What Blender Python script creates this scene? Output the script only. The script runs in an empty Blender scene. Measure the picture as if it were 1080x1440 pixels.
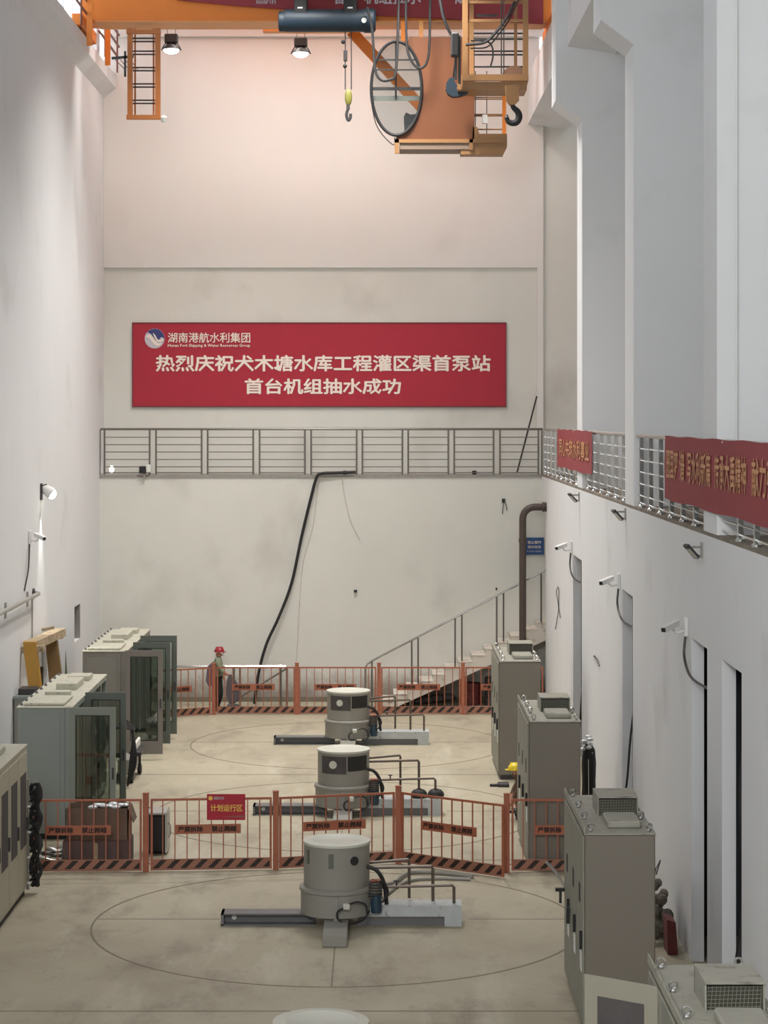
import bpy, bmesh, math, random
from mathutils import Vector, Matrix
random.seed(7)
SC = bpy.context.scene
COL = SC.collection
F = 3050.0; H = 7.3; U0 = 532.0; V0 = 587.0      # lens measured from the photograph (pixels), eye height

# ---------------------------------------------------------------- camera
cd = bpy.data.cameras.new('camera'); cam = bpy.data.objects.new('camera', cd); COL.objects.link(cam)
cam.location = (0, 0, H); cam.rotation_euler = (math.pi/2, 0, 0)
cd.sensor_fit = 'HORIZONTAL'; cd.sensor_width = 36; cd.lens = F*36/1080
cd.shift_x = (540-U0)/1080; cd.shift_y = -(720-V0)/1080
cd.clip_start = 0.5; cd.clip_end = 300
SC.camera = cam
# ---------------------------------------------------------------- sky, exposure, lamps
w = bpy.data.worlds.new('sky'); SC.world = w; w.use_nodes = True
w.node_tree.nodes['Background'].inputs[0].default_value = (0.90, 0.95, 1.0, 1)
w.node_tree.nodes['Background'].inputs[1].default_value = 3.0
SC.view_settings.view_transform = 'Standard'; SC.view_settings.look = 'None'
SC.view_settings.exposure = 0.0; SC.view_settings.gamma = 1.0
SC.view_settings.use_curve_mapping = False

def lamp(x, y, z, power, size, col, name='ceiling_light_source', rot=(0, 0, 0), spread=math.pi):
    d = bpy.data.lights.new(name, 'AREA'); d.shape = 'DISK'; d.size = size; d.energy = power; d.color = col; d.spread = spread
    o = bpy.data.objects.new(name, d); o.location = (x, y, z); o.rotation_euler = rot; COL.objects.link(o); return o
WARM = (1.0, 0.965, 0.925); NEUT = (1.0, 0.98, 0.95); COOL = (0.88, 0.94, 1.0)
LAMPS = [(-3.2, 52.0, 210, WARM, 160), (0.4, 52.0, 210, WARM, 160), (-2.3, 47.8, 500, WARM, 108), (0.5, 47.8, 520, WARM, 108), (-2.2, 39.0, 170, WARM, 90), (0.4, 39.0, 190, WARM, 90)]
for x, y, p, c, sd in LAMPS:
    lamp(x, y, 18.3, p, 1.2, c, spread=math.radians(sd))

lamp(-3.4, 3.0, 12.5, 1750, 4.0, (1.0, 0.98, 0.95), 'near_end_fill', (math.radians(80), 0, math.radians(-14)))  # added fill lamp at the camera end, brightens faces turned towards it

# ---------------------------------------------------------------- helpers
def lin(c):
    return tuple((v/12.92 if v <= .04045 else ((v+.055)/1.055)**2.4) for v in [x/255 for x in c]) + (1,)
def X(u, Y): return (u-U0)*Y/F
def Z(v, Y): return H-(v-V0)*Y/F
def P(u, v, Y): return Vector((X(u, Y), Y, Z(v, Y)))

MATS = {}
def mat(name, c, rough=.6, metal=0.0, var=0.0, scale=3.0, emit=0.0, dirt=None, alpha=None, stretch=None, bump=0.0):
    if name in MATS: return MATS[name]
    m = bpy.data.materials.new(name); m.use_nodes = True; nt = m.node_tree; b = nt.nodes['Principled BSDF']
    b.inputs['Base Color'].default_value = lin(c); b.inputs['Roughness'].default_value = rough
    b.inputs['Metallic'].default_value = metal
    if var or dirt or bump:
        tc = nt.nodes.new('ShaderNodeTexCoord'); mp = nt.nodes.new('ShaderNodeMapping')
        nt.links.new(tc.outputs['Object'], mp.inputs[0])
        if stretch: mp.inputs['Scale'].default_value = stretch
        nz = nt.nodes.new('ShaderNodeTexNoise'); nz.inputs['Scale'].default_value = scale; nz.inputs['Detail'].default_value = 6
        nz.inputs['Roughness'].default_value = .62
        nt.links.new(mp.outputs[0], nz.inputs[0])
        if var:
            r = nt.nodes.new('ShaderNodeMapRange'); r.inputs[1].default_value = .3; r.inputs[2].default_value = .7
            r.inputs[3].default_value = 1-var; r.inputs[4].default_value = 1+var
            nt.links.new(nz.outputs[0], r.inputs[0])
            hs = nt.nodes.new('ShaderNodeHueSaturation'); hs.inputs['Color'].default_value = lin(c)
            nt.links.new(r.outputs[0], hs.inputs['Value']); out = hs.outputs[0]
        else:
            rgb = nt.nodes.new('ShaderNodeRGB'); rgb.outputs[0].default_value = lin(c); out = rgb.outputs[0]
        if dirt:
            dc, lo, hi, dsc = dirt
            n2 = nt.nodes.new('ShaderNodeTexNoise'); n2.inputs['Scale'].default_value = dsc; n2.inputs['Detail'].default_value = 9
            nt.links.new(mp.outputs[0], n2.inputs[0])
            r2 = nt.nodes.new('ShaderNodeMapRange'); r2.inputs[1].default_value = lo; r2.inputs[2].default_value = hi
            nt.links.new(n2.outputs[0], r2.inputs[0])
            mx = nt.nodes.new('ShaderNodeMix'); mx.data_type = 'RGBA'
            nt.links.new(r2.outputs[0], mx.inputs[0]); nt.links.new(out, mx.inputs[6]); mx.inputs[7].default_value = lin(dc)
            out = mx.outputs[2]
        nt.links.new(out, b.inputs['Base Color'])
        if bump:
            bp = nt.nodes.new('ShaderNodeBump'); bp.inputs['Strength'].default_value = bump; bp.inputs['Distance'].default_value = .02
            nt.links.new(nz.outputs[0], bp.inputs['Height']); nt.links.new(bp.outputs[0], b.inputs['Normal'])
    if emit:
        b.inputs['Emission Color'].default_value = lin(c); b.inputs['Emission Strength'].default_value = emit
    if alpha is not None:          # simple see-through glass: clear sheet with a faint reflection
        tr = nt.nodes.new('ShaderNodeBsdfTransparent'); tr.inputs[0].default_value = lin(c)
        gl = nt.nodes.new('ShaderNodeBsdfGlossy'); gl.inputs['Roughness'].default_value = .03
        ms = nt.nodes.new('ShaderNodeMixShader'); ms.inputs[0].default_value = alpha
        nt.links.new(tr.outputs[0], ms.inputs[1]); nt.links.new(gl.outputs[0], ms.inputs[2])
        nt.links.new(ms.outputs[0], nt.nodes['Material Output'].inputs[0])
    MATS[name] = m; return m

def smooth(pts, n=6):
    pts = [Vector(p) for p in pts]
    if len(pts) < 3: return pts
    q = [pts[0]*2-pts[1]]+pts+[pts[-1]*2-pts[-2]]; out = []
    for i in range(1, len(q)-2):
        a, b, c, d = q[i-1:i+3]
        for k in range(n):
            t = k/n
            out.append(.5*((2*b)+(c-a)*t+(2*a-5*b+4*c-d)*t*t+(3*b-a-3*c+d)*t**3))
    out.append(pts[-1]); return out

WL = {}                                            # world location of every object (roots are built unrotated)
class MB:
    def __init__(s): s.bm = bmesh.new()
    def box(s, x0, x1, y0, y1, z0, z1, bev=0.0):
        r = bmesh.ops.create_cube(s.bm, size=1)['verts']
        for v in r:
            v.co = Vector(((x0+x1)/2+v.co.x*(x1-x0), (y0+y1)/2+v.co.y*(y1-y0), (z0+z1)/2+v.co.z*(z1-z0)))
        if bev:
            es = list({e for v in r for e in v.link_edges})
            bmesh.ops.bevel(s.bm, geom=es, offset=bev, segments=1, affect='EDGES')
        return s
    def bar(s, p, q, wx, wz, up=(0, 0, 1)):           # rectangular bar from p to q
        p, q = Vector(p), Vector(q); d = (q-p); L = d.length; d.normalize()
        up = Vector(up)
        if abs(d.dot(up)) > .99: up = Vector((0, 1, 0))
        a = d.cross(up).normalized(); b = a.cross(d).normalized()
        r = bmesh.ops.create_cube(s.bm, size=1)['verts']
        for v in r:
            c = v.co.copy(); v.co = p+d*((c.x+.5)*L)+a*(c.y*wx)+b*(c.z*wz)
        return s
    def tube(s, pts, r, seg=8, sm=0, cap=True):
        pts = smooth(pts, sm) if sm else [Vector(p) for p in pts]
        rings = []; n = len(pts); prev = None
        for i, p in enumerate(pts):
            d = (pts[min(i+1, n-1)]-pts[max(i-1, 0)]).normalized()
            if prev is None:
                a = d.orthogonal().normalized()
            else:
                a = (prev-d*prev.dot(d))
                a = a.normalized() if a.length > 1e-6 else d.orthogonal().normalized()
            prev = a; b = d.cross(a)
            rr = r[i] if isinstance(r, (list, tuple)) else r
            rings.append([s.bm.verts.new(p+a*(rr*math.cos(2*math.pi*k/seg))+b*(rr*math.sin(2*math.pi*k/seg))) for k in range(seg)])
        for i in range(n-1):
            for k in range(seg):
                s.bm.faces.new((rings[i][k], rings[i][(k+1) % seg], rings[i+1][(k+1) % seg], rings[i+1][k]))
        if cap:
            s.bm.faces.new(rings[0][::-1]); s.bm.faces.new(rings[-1])
        return s
    def lathe(s, c, prof, seg=48, axis='z'):          # prof: (radius, height) from bottom to top
        c = Vector(c); rings = []
        for r, h in prof:
            ring = []
            for k in range(seg):
                a = 2*math.pi*k/seg; u, v = r*math.cos(a), r*math.sin(a)
                o = {'z': (u, v, h), 'x': (h, u, v), 'y': (u, h, v)}[axis]
                ring.append(s.bm.verts.new(c+Vector(o)))
            rings.append(ring)
        for i in range(len(rings)-1):
            for k in range(seg):
                s.bm.faces.new((rings[i][k], rings[i][(k+1) % seg], rings[i+1][(k+1) % seg], rings[i+1][k]))
        if prof[0][0] > 1e-5: s.bm.faces.new(rings[0][::-1])
        if prof[-1][0] > 1e-5: s.bm.faces.new(rings[-1])
        return s
    def prism(s, poly, off):                          # polygon of 3-D points extruded by off
        off = Vector(off); a = [s.bm.verts.new(Vector(p)) for p in poly]; b = [s.bm.verts.new(Vector(p)+off) for p in poly]
        s.bm.faces.new(a[::-1]); s.bm.faces.new(b); n = len(a)
        for i in range(n): s.bm.faces.new((a[i], a[(i+1) % n], b[(i+1) % n], b[i]))
        return s
    def ball(s, c, r, sx=1, sy=1, sz=1, u=12, v=8, cut=None):
        vs = bmesh.ops.create_uvsphere(s.bm, u_segments=u, v_segments=v, radius=r)['verts']
        for x in vs:
            if cut is not None and x.co.z < cut*r: x.co.z = cut*r
            x.co = Vector(c)+Vector((x.co.x*sx, x.co.y*sy, x.co.z*sz))
        return s
    def arc_panel(s, c, r, a0, a1, z0, z1, t=.01, seg=8):     # curved plate on a drum, angles in degrees (-90 faces the camera)
        c = Vector(c); prev = None
        for k in range(seg+1):
            a = math.radians(a0+(a1-a0)*k/seg); d = Vector((math.cos(a), math.sin(a), 0))
            q = [s.bm.verts.new(c+d*rr+Vector((0, 0, z))) for rr, z in ((r, z0), (r+t, z0), (r+t, z1), (r, z1))]
            if prev:
                for i in range(4): s.bm.faces.new((prev[i], prev[(i+1) % 4], q[(i+1) % 4], q[i]))
            else: s.bm.faces.new(q)
            prev = q
        s.bm.faces.new(prev[::-1]); return s
    def ring(s, c, r0, r1, z0, z1, seg=96):
        c = Vector(c); R = []
        for k in range(seg):
            a = 2*math.pi*k/seg; d = Vector((math.cos(a), math.sin(a), 0))
            R.append([s.bm.verts.new(c+d*r+Vector((0, 0, z))) for r, z in ((r0, z0), (r1, z0), (r1, z1), (r0, z1))])
        for k in range(seg):
            A, B = R[k], R[(k+1) % seg]
            for i in range(4): s.bm.faces.new((A[i], A[(i+1) % 4], B[(i+1) % 4], B[i]))
        return s
    def build(s, name, m, parent=None, flat=False):
        bmesh.ops.recalc_face_normals(s.bm, faces=s.bm.faces)
        me = bpy.data.meshes.new(name)
        if parent is not None:
            bmesh.ops.translate(s.bm, verts=s.bm.verts, vec=-WL[parent.name])
            loc = WL[parent.name]
        else:
            vs = s.bm.verts; loc = Vector((0, 0, 0))
            if len(vs):
                lo = Vector([min(v.co[i] for v in vs) for i in range(3)]); hi = Vector([max(v.co[i] for v in vs) for i in range(3)])
                loc = Vector(((lo.x+hi.x)/2, (lo.y+hi.y)/2, lo.z))
                bmesh.ops.translate(s.bm, verts=vs, vec=-loc)
        s.bm.to_mesh(me); s.bm.free()
        if not flat:
            me.shade_smooth(); me.set_sharp_from_angle(angle=math.radians(35))
        me.materials.append(MATS[m] if isinstance(m, str) else m)
        o = bpy.data.objects.new(name, me); COL.objects.link(o)
        if parent is not None: o.parent = parent
        else: o.location = loc
        WL[o.name] = loc.copy(); return o

def tag(o, label, cat, group=None, kind=None):
    o['label'] = label; o['category'] = cat
    if group: o['group'] = group
    if kind: o['kind'] = kind
    return o
def thing(name, label, cat, loc=(0, 0, 0), group=None):
    o = bpy.data.objects.new(name, None); o.empty_display_size = .1; COL.objects.link(o); o.location = loc
    WL[o.name] = Vector(loc); return tag(o, label, cat, group)
def struct(o, name=None): o['kind'] = 'structure'; return o
def clone(src, loc, rz=0, label=None, sx=1.0):
    r = src.copy(); COL.objects.link(r); r.location = loc; r.rotation_euler = (0, 0, rz); r.scale = (sx, 1, 1)
    if label: r['label'] = label
    WL[r.name] = Vector(loc)
    for ch in list(src.children):
        c = ch.copy(); COL.objects.link(c); c.parent = r
        for g in list(ch.children):
            d = g.copy(); COL.objects.link(d); d.parent = c
    return r

def text(body, o, xd, yd, wd, ht, m, parent, name='lettering', bold=.012, t=.006, center=False):
    """flat lettering fitted into wd x ht, lower left corner at o"""
    c = bpy.data.curves.new('txt', 'FONT'); c.body = body; c.resolution_u = 1
    ob = bpy.data.objects.new('txt', c); COL.objects.link(ob); bpy.context.view_layer.update()
    me = bpy.data.meshes.new_from_object(ob.evaluated_get(bpy.context.evaluated_depsgraph_get()))
    bpy.data.objects.remove(ob)
    if True:                                       # heavy strokes: the same outline laid several times, slightly shifted
        bb = bmesh.new()
        for q_, (sx_, sy_) in enumerate(((0, 0), (-1, 0), (1, 0), (0, 1), (0, -1))):
            k0 = len(bb.verts); bb.from_mesh(me); bb.verts.ensure_lookup_table()
            for v in bb.verts[k0:]: v.co.x += sx_*bold; v.co.y += sy_*bold; v.co.z = q_*.0012
        bmesh.ops.split_edges(bb, edges=bb.edges)
        for f_ in bb.faces:
            for v in f_.verts: v.co.z += (f_.index % 9)*.0001
        bb.to_mesh(me); bb.free()
    xs = [v.co.x for v in me.vertices]; ys = [v.co.y for v in me.vertices]
    x0, x1, y0, y1 = min(xs), max(xs), min(ys), max(ys); o = Vector(o); xd = Vector(xd); yd = Vector(yd); n = xd.cross(yd)
    base = WL[parent.name]
    for v in me.vertices:
        v.co = o+xd*((v.co.x-x0)/(x1-x0)*wd)+yd*((v.co.y-y0)/(y1-y0)*ht)+n*(t+v.co.z)-base
    me.shade_flat(); me.materials.clear(); me.materials.append(MATS[m])
    r = bpy.data.objects.new(name, me); COL.objects.link(r); r.parent = parent; WL[r.name] = base.copy(); return r

# ---------------------------------------------------------------- materials
def wall_mat(name, c, dirty, var=.02):
    return mat(name, c, .85, var=var, scale=.5, dirt=dirty, stretch=(1, 1, .8), bump=.05)
wall_mat('paint_white', (220, 221, 222), ((190, 189, 187), .58, .9, .55))
wall_mat('paint_upper', (224, 221, 216), ((212, 207, 202), .6, .9, .5))
wall_mat('paint_low', (217, 216, 208), ((176, 172, 163), .55, .86, .42), .035)
mat('concrete_trim', (150, 146, 140), .9, var=.12, scale=6)
mat('deck', (122, 112, 100), .9, var=.25, scale=2.5)
mat('unlit_corridor_tone', (70, 72, 76), .9)  # darkness of the unlit corridor put into the wall colour
mat('seam', (124, 116, 102), .9, var=.15, scale=8)
mat('orange', (226, 128, 38), .5, var=.05, scale=2)
mat('orange_pale', (214, 150, 88), .55, var=.05, scale=2)
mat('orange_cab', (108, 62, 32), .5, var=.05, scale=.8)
mat('tray_lit_tone', (132, 112, 96), .6)  # paler tone stands for the lit inside of the orange tray
mat('rail_steel', (128, 126, 120), .3, .75)
mat('sheave_brown', (134, 100, 76), .55, var=.06, scale=4)
mat('ladder_orange', (176, 104, 46), .5, var=.08, scale=3)
mat('orange_cage', (150, 110, 68), .5, var=.05, scale=3)
mat('pipe_red', (128, 76, 62), .5)
mat('blue_hoist', (18, 40, 54), .55, var=.06, scale=4)
mat('black', (24, 24, 26), .55)
mat('rubber', (30, 29, 30), .6)
mat('dark_steel', (58, 56, 56), .45, .3)
mat('steel', (184, 184, 180), .38, .8)
mat('chrome', (205, 205, 202), .16, 1.0)
mat('white_plastic', (214, 214, 212), .45)
mat('red_banner', (168, 28, 50), .6, var=.04, scale=2)
mat('red_cloth', (142, 54, 60), .75, var=.06, scale=1.5)
mat('letter_white', (240, 226, 214), .6)
mat('letter_gold', (200, 142, 100), .6)
mat('letter_yellow', (238, 190, 92), .6)
mat('letter_black', (34, 22, 18), .7)
mat('blue_sign', (32, 74, 130), .5)
mat('logo_blue', (44, 52, 112), .5)
mat('logo_grey', (196, 190, 198), .5)
mat('hazard_orange', (160, 92, 66), .5, var=.10, scale=6)
mat('machine_grey', (140, 137, 129), .45, var=.04, scale=3)
mat('machine_lid', (196, 196, 184), .5, var=.03, scale=3)
mat('beam_grey', (104, 104, 104), .5, var=.06, scale=4)
mat('beam_silver', (178, 182, 182), .5, var=.08, scale=6, dirt=((110, 104, 98), .6, .75, 9))
mat('opening', (40, 38, 36), .8)  # near-black put in for the unlit inside of motor openings
mat('louvre', (92, 96, 86), .6)
mat('motor_blue', (36, 58, 74), .4)
mat('motor_fin', (88, 84, 80), .5)
mat('copper', (140, 86, 68), .5)
mat('brown_pipe', (70, 58, 52), .5, var=.08, scale=5)
mat('thin_pipe', (104, 92, 82), .4, .4)
mat('door_pale', (142, 138, 124), .5)
mat('door_warm', (118, 112, 106), .5)
mat('cab_dark', (116, 109, 98), .5, var=.03, scale=1.2)
mat('cab_front', (134, 134, 122), .5, var=.04, scale=2)
mat('cab_top', (150, 148, 136), .55, var=.07, scale=5, dirt=((112, 106, 94), .56, .76, 7))
mat('cab_blue', (137, 144, 138), .5, var=.03, scale=1.2)
mat('cab_warm', (126, 122, 114), .5, var=.03, scale=1.2)
mat('cab_topw', (180, 178, 162), .55, var=.06, scale=4, dirt=((130, 124, 108), .6, .72, 11))
mat('cab_beige', (176, 170, 150), .5, var=.04, scale=2)
mat('door_trim', (128, 134, 124), .5)
mat('door_greenish', (94, 101, 93), .5)
mat('gasket', (26, 28, 26), .6)
mat('glass', (226, 232, 228), alpha=.16)
mat('glass_cab', (232, 236, 236), alpha=.04)
mat('glass_win', (250, 252, 255), alpha=.05)
mat('mesh_dark', (62, 60, 48), .7, var=.3, scale=60)
mat('yellow', (168, 122, 26), .5, var=.08, scale=3)
mat('ochre', (118, 90, 46), .6, var=.1, scale=3)
mat('dusty_wood', (172, 154, 126), .9, var=.15, scale=7, dirt=((112, 98, 76), .5, .7, 9))
mat('cardboard', (104, 84, 72), .85, var=.10, scale=3)
mat('cardboard_low', (92, 74, 72), .85, var=.10, scale=3)
mat('skin', (176, 128, 104), .6)
mat('helmet_red', (150, 34, 44), .35)
mat('helmet_yellow', (232, 204, 40), .35)
mat('shirt', (128, 134, 110), .85, var=.08, scale=9)
mat('trousers', (38, 44, 46), .85)
mat('jacket', (108, 94, 108), .85, var=.08, scale=9)
mat('sack', (96, 88, 90), .85, var=.08, scale=8)
mat('worker_brown', (92, 72, 56), .85)
mat('dark_grey', (74, 70, 70), .8, var=.15, scale=5)  # dark grey of hoses, drums, bags and glass; also one motor opening
mat('plastic_wrap', (200, 202, 204), .25)
mat('maroon', (104, 44, 44), .6, var=.15, scale=8)
mat('rubble', (110, 102, 92), .9, var=.35, scale=12)
mat('stair', (206, 198, 186), .85, var=.05, scale=3, dirt=((140, 130, 118), .58, .75, 5))
mat('lamp_glow', (255, 250, 240), .5, emit=9)
mat('spot_glow', (255, 255, 235), .5, emit=16)
mat('small_glow', (255, 255, 250), .5, emit=3)
mat('olive_hook', (110, 108, 44), .5)
mat('tag_white', (220, 220, 214), .6)
mat('green_tint', (104, 118, 74), .6)

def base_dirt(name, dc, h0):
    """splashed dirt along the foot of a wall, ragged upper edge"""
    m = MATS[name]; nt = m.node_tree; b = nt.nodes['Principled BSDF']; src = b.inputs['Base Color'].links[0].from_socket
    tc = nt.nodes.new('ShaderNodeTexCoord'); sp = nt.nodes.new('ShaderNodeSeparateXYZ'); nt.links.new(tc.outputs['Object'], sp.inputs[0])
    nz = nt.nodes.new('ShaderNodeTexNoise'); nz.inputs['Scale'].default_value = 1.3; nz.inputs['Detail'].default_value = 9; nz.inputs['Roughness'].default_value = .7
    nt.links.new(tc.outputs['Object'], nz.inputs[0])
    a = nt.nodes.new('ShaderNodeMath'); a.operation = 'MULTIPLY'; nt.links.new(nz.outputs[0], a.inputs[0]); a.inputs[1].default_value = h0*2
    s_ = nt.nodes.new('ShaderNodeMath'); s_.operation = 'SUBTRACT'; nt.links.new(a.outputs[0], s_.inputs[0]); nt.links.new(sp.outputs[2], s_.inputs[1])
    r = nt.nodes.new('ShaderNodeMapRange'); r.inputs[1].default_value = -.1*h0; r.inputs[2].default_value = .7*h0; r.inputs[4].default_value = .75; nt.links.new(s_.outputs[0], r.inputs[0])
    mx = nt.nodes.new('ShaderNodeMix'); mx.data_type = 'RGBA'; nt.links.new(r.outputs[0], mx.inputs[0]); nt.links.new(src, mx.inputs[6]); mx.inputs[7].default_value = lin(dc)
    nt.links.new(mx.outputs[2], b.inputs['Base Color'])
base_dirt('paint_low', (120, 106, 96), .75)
def stripe_mat():
    m = bpy.data.materials.new('hazard_stripes'); m.use_nodes = True; nt = m.node_tree; b = nt.nodes['Principled BSDF']
    b.inputs['Roughness'].default_value = .55
    tc = nt.nodes.new('ShaderNodeTexCoord'); sp = nt.nodes.new('ShaderNodeSeparateXYZ'); nt.links.new(tc.outputs['Object'], sp.inputs[0])
    def mth(op, a, b_=None):
        n = nt.nodes.new('ShaderNodeMath'); n.operation = op
        for i, q in enumerate((a, b_)):
            if q is None: continue
            if isinstance(q, (int, float)): n.inputs[i].default_value = q
            else: nt.links.new(q, n.inputs[i])
        return n.outputs[0]
    sh = mth('SUBTRACT', sp.outputs[0], mth('MULTIPLY', sp.outputs[2], 1.0))
    fr = mth('FRACT', mth('ADD', mth('DIVIDE', sh, .222), .1))
    dark = mth('LESS_THAN', fr, .44)
    inz = mth('MULTIPLY', mth('GREATER_THAN', sp.outputs[2], .05), mth('LESS_THAN', sp.outputs[2], .185))
    mx = nt.nodes.new('ShaderNodeMix'); mx.data_type = 'RGBA'; mx.inputs[6].default_value = lin((148, 100, 80)); mx.inputs[7].default_value = lin((34, 20, 16))
    nt.links.new(mth('MULTIPLY', dark, inz), mx.inputs[0]); nt.links.new(mx.outputs[2], b.inputs['Base Color'])
    MATS['hazard_stripes'] = m
stripe_mat()

def floor_mat():
    m = bpy.data.materials.new('floor_screed'); m.use_nodes = True; nt = m.node_tree; b = nt.nodes['Principled BSDF']
    b.inputs['Roughness'].default_value = .62
    tc = nt.nodes.new('ShaderNodeTexCoord')
    def noise(scale, det, st=(1, 1, 1), w_=.6):
        mp = nt.nodes.new('ShaderNodeMapping'); mp.inputs['Scale'].default_value = st; nt.links.new(tc.outputs['Object'], mp.inputs[0])
        n = nt.nodes.new('ShaderNodeTexNoise'); n.inputs['Scale'].default_value = scale; n.inputs['Detail'].default_value = det
        n.inputs['Roughness'].default_value = w_; nt.links.new(mp.outputs[0], n.inputs[0]); return n.outputs[0]
    def mix(fac, lo, hi, a, c):
        r = nt.nodes.new('ShaderNodeMapRange'); r.inputs[1].default_value = lo; r.inputs[2].default_value = hi; nt.links.new(fac, r.inputs[0])
        mx = nt.nodes.new('ShaderNodeMix'); mx.data_type = 'RGBA'; nt.links.new(r.outputs[0], mx.inputs[0])
        if isinstance(a, tuple): mx.inputs[6].default_value = a
        else: nt.links.new(a, mx.inputs[6])
        mx.inputs[7].default_value = c; return mx.outputs[2]
    c = mix(noise(.35, 4, (1, .7, 1)), .35, .68, lin((172, 164, 142)), lin((154, 144, 124)))
    c = mix(noise(1.1, 8, (1, .5, 1), .7), .52, .80, c, lin((118, 108, 94)))
    c = mix(noise(.55, 7, (1.6, .35, 1), .65), .56, .74, c, lin((188, 182, 164)))
    c = mix(noise(7, 6), .62, .85, c, lin((110, 104, 92)))
    nt.links.new(c, b.inputs['Base Color'])
    r = nt.nodes.new('ShaderNodeMapRange'); r.inputs[1].default_value = .3; r.inputs[2].default_value = .7; r.inputs[3].default_value = .45; r.inputs[4].default_value = .75
    nt.links.new(noise(.8, 5), r.inputs[0]); nt.links.new(r.outputs[0], b.inputs['Roughness'])
    MATS['floor_screed'] = m
floor_mat()

# ================================================================ THE SETTING
XL, XR, YB, YU = -7.16, 4.2, 55.7, 56.6
YN = -4.0
DECK = 5.81
struct(MB().box(XL-.3, 6.7, YN, 57.0, -.3, 0).build('floor', 'floor_screed'))
struct(MB().box(XL-.3, 6.7, YN, 57.0, 19.2, 19.5).build('ceiling', 'paint_white'))
# left wall with its small recess and the clerestory opening above the crane beam
b = MB(); x0, x1 = XL-.35, XL
b.box(x0, x1, YN, 51.1, 0, 16.3).box(x0, x1, 52.1, 57, 0, 16.3)
b.box(x0, x1, 51.1, 52.1, 0, 2.0).box(x0, x1, 51.1, 52.1, 2.83, 16.3).box(x0, x0+.12, 51.1, 52.1, 2.0, 2.83)
b.box(x0, x1, YN, 57, 18.6, 19.2)
for k in range(8): y = YN+k*8.45; b.box(x0, x1, y, y+.6, 16.3, 18.6)
struct(b.build('wall_left', 'paint_white', flat=True))
struct(MB().box(x0+.12, x0+.14, 51.11, 52.09, 2.01, 2.82).box(x0+.14, x1-.002, 52.06, 52.1, 2.01, 2.82).build('trim_93', 'concrete_trim', flat=True))  # grey plates added in the recess to make it darker
# right wall: lower part with four tall doorways and the stair opening
b = MB(); x0, x1 = XR, XR+.17; TOP = 4.345
opens = [(15.2, 16.7), (25.07, 26.5), (27.7, 29.1), (35.8, 37.3), (44.8, 46.75)]
y = YN
for a, c in opens:
    b.box(x0, x1, y, a, 0, DECK-.02); b.box(x0, x1, a, c, TOP, DECK-.02); y = c
b.box(x0, x1, y, 54.45, 0, DECK-.02).box(x0, x1, 54.45, YB, 5.15, DECK-.02)
struct(b.build('wall_right', 'paint_white', flat=True))
struct(MB().box(6.4, 6.7, YN, 46.9, 0, 19.2).box(6.4, 6.7, 46.9, 57, 0, 16.3).box(6.4, 6.7, 46.9, 57, 18.6, 19.2).box(6.4, 6.7, 55.2, 57, 16.3, 18.6).build('wall_right_outer', 'paint_white', flat=True))
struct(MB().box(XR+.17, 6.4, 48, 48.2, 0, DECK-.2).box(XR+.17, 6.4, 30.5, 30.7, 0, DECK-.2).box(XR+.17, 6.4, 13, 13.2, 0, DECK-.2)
       .box(6.2, 6.38, 13.2, 48, 0, DECK-.2).build('wall_corridor', 'unlit_corridor_tone', flat=True))  # closes the corridor behind the doorways, coloured dark to look unlit
# back wall: lower face flush with the deck edge, upper face set back, ledge, head beam
struct(MB().box(XL, 6.4, YB, 56.9, 0, DECK-.05).box(XL, 6.4, YU, 56.9, DECK-.05, 16.3).build('wall_back', 'paint_low', flat=True))
struct(MB().box(XL, XR, YU-.07, YU, 11.2, 17.2, .008).build('trim_1', 'paint_upper', flat=True))
struct(MB().box(XL, 6.4, YU-.3, 56.9, 17.2, 19.2).build('trim_2', 'paint_upper', flat=True))
struct(MB().box(4.14, 4.3, YU-.09, YU, DECK, 15.0).build('trim_3', 'paint_upper', flat=True))
struct(MB().box(XL, XR-.0, YB-.03, YU, DECK-.05, DECK+.02).build('trim_4', 'concrete_trim', flat=True))
struct(MB().box(XR+.004, 6.4, YN, YB-.03, DECK-.02, DECK+.03).build('trim_5', 'deck', flat=True))
# front wall behind the camera
struct(MB().box(XL, 6.4, YN-.3, YN, 0, 5.5).box(XL, 6.4, YN-.3, YN, 16.5, 19.2).box(XL, -6.4, YN-.3, YN, 5.5, 16.5).box(3.6, 6.4, YN-.3, YN, 5.5, 16.5).build('wall_front', 'paint_white', flat=True))
# piers with the haunch that carries the crane beam
n = 0
for (a, c) in [(16.6, 17.8), (26.9, 28.0), (35.65, 36.9), (44.7, 45.8)]:
    n += 1
    poly = [(4.2, a, DECK+.03), (4.2, a, 13.43), (3.66, a, 13.83), (3.66, a, 19.2), (6.4, a, 19.2), (6.4, a, DECK+.03)]
    struct(MB().prism(poly, (0, c-a, 0)).build('column_%d' % n, 'paint_white', flat=True))
struct(MB().prism([(3.9, YN, 14.95), (3.9, YN, 16.2), (4.9, YN, 16.2), (4.9, YN, 14.8)], (0, 57-YN, 0)).build('beam_right', 'paint_white', flat=True))
struct(MB().prism([(XL, YN, 15.63), (-6.84, YN, 15.88), (-6.84, YN, 16.2), (XL, YN, 16.2)], (0, 57-YN, 0)).build('beam_left', 'paint_white', flat=True))
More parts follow.
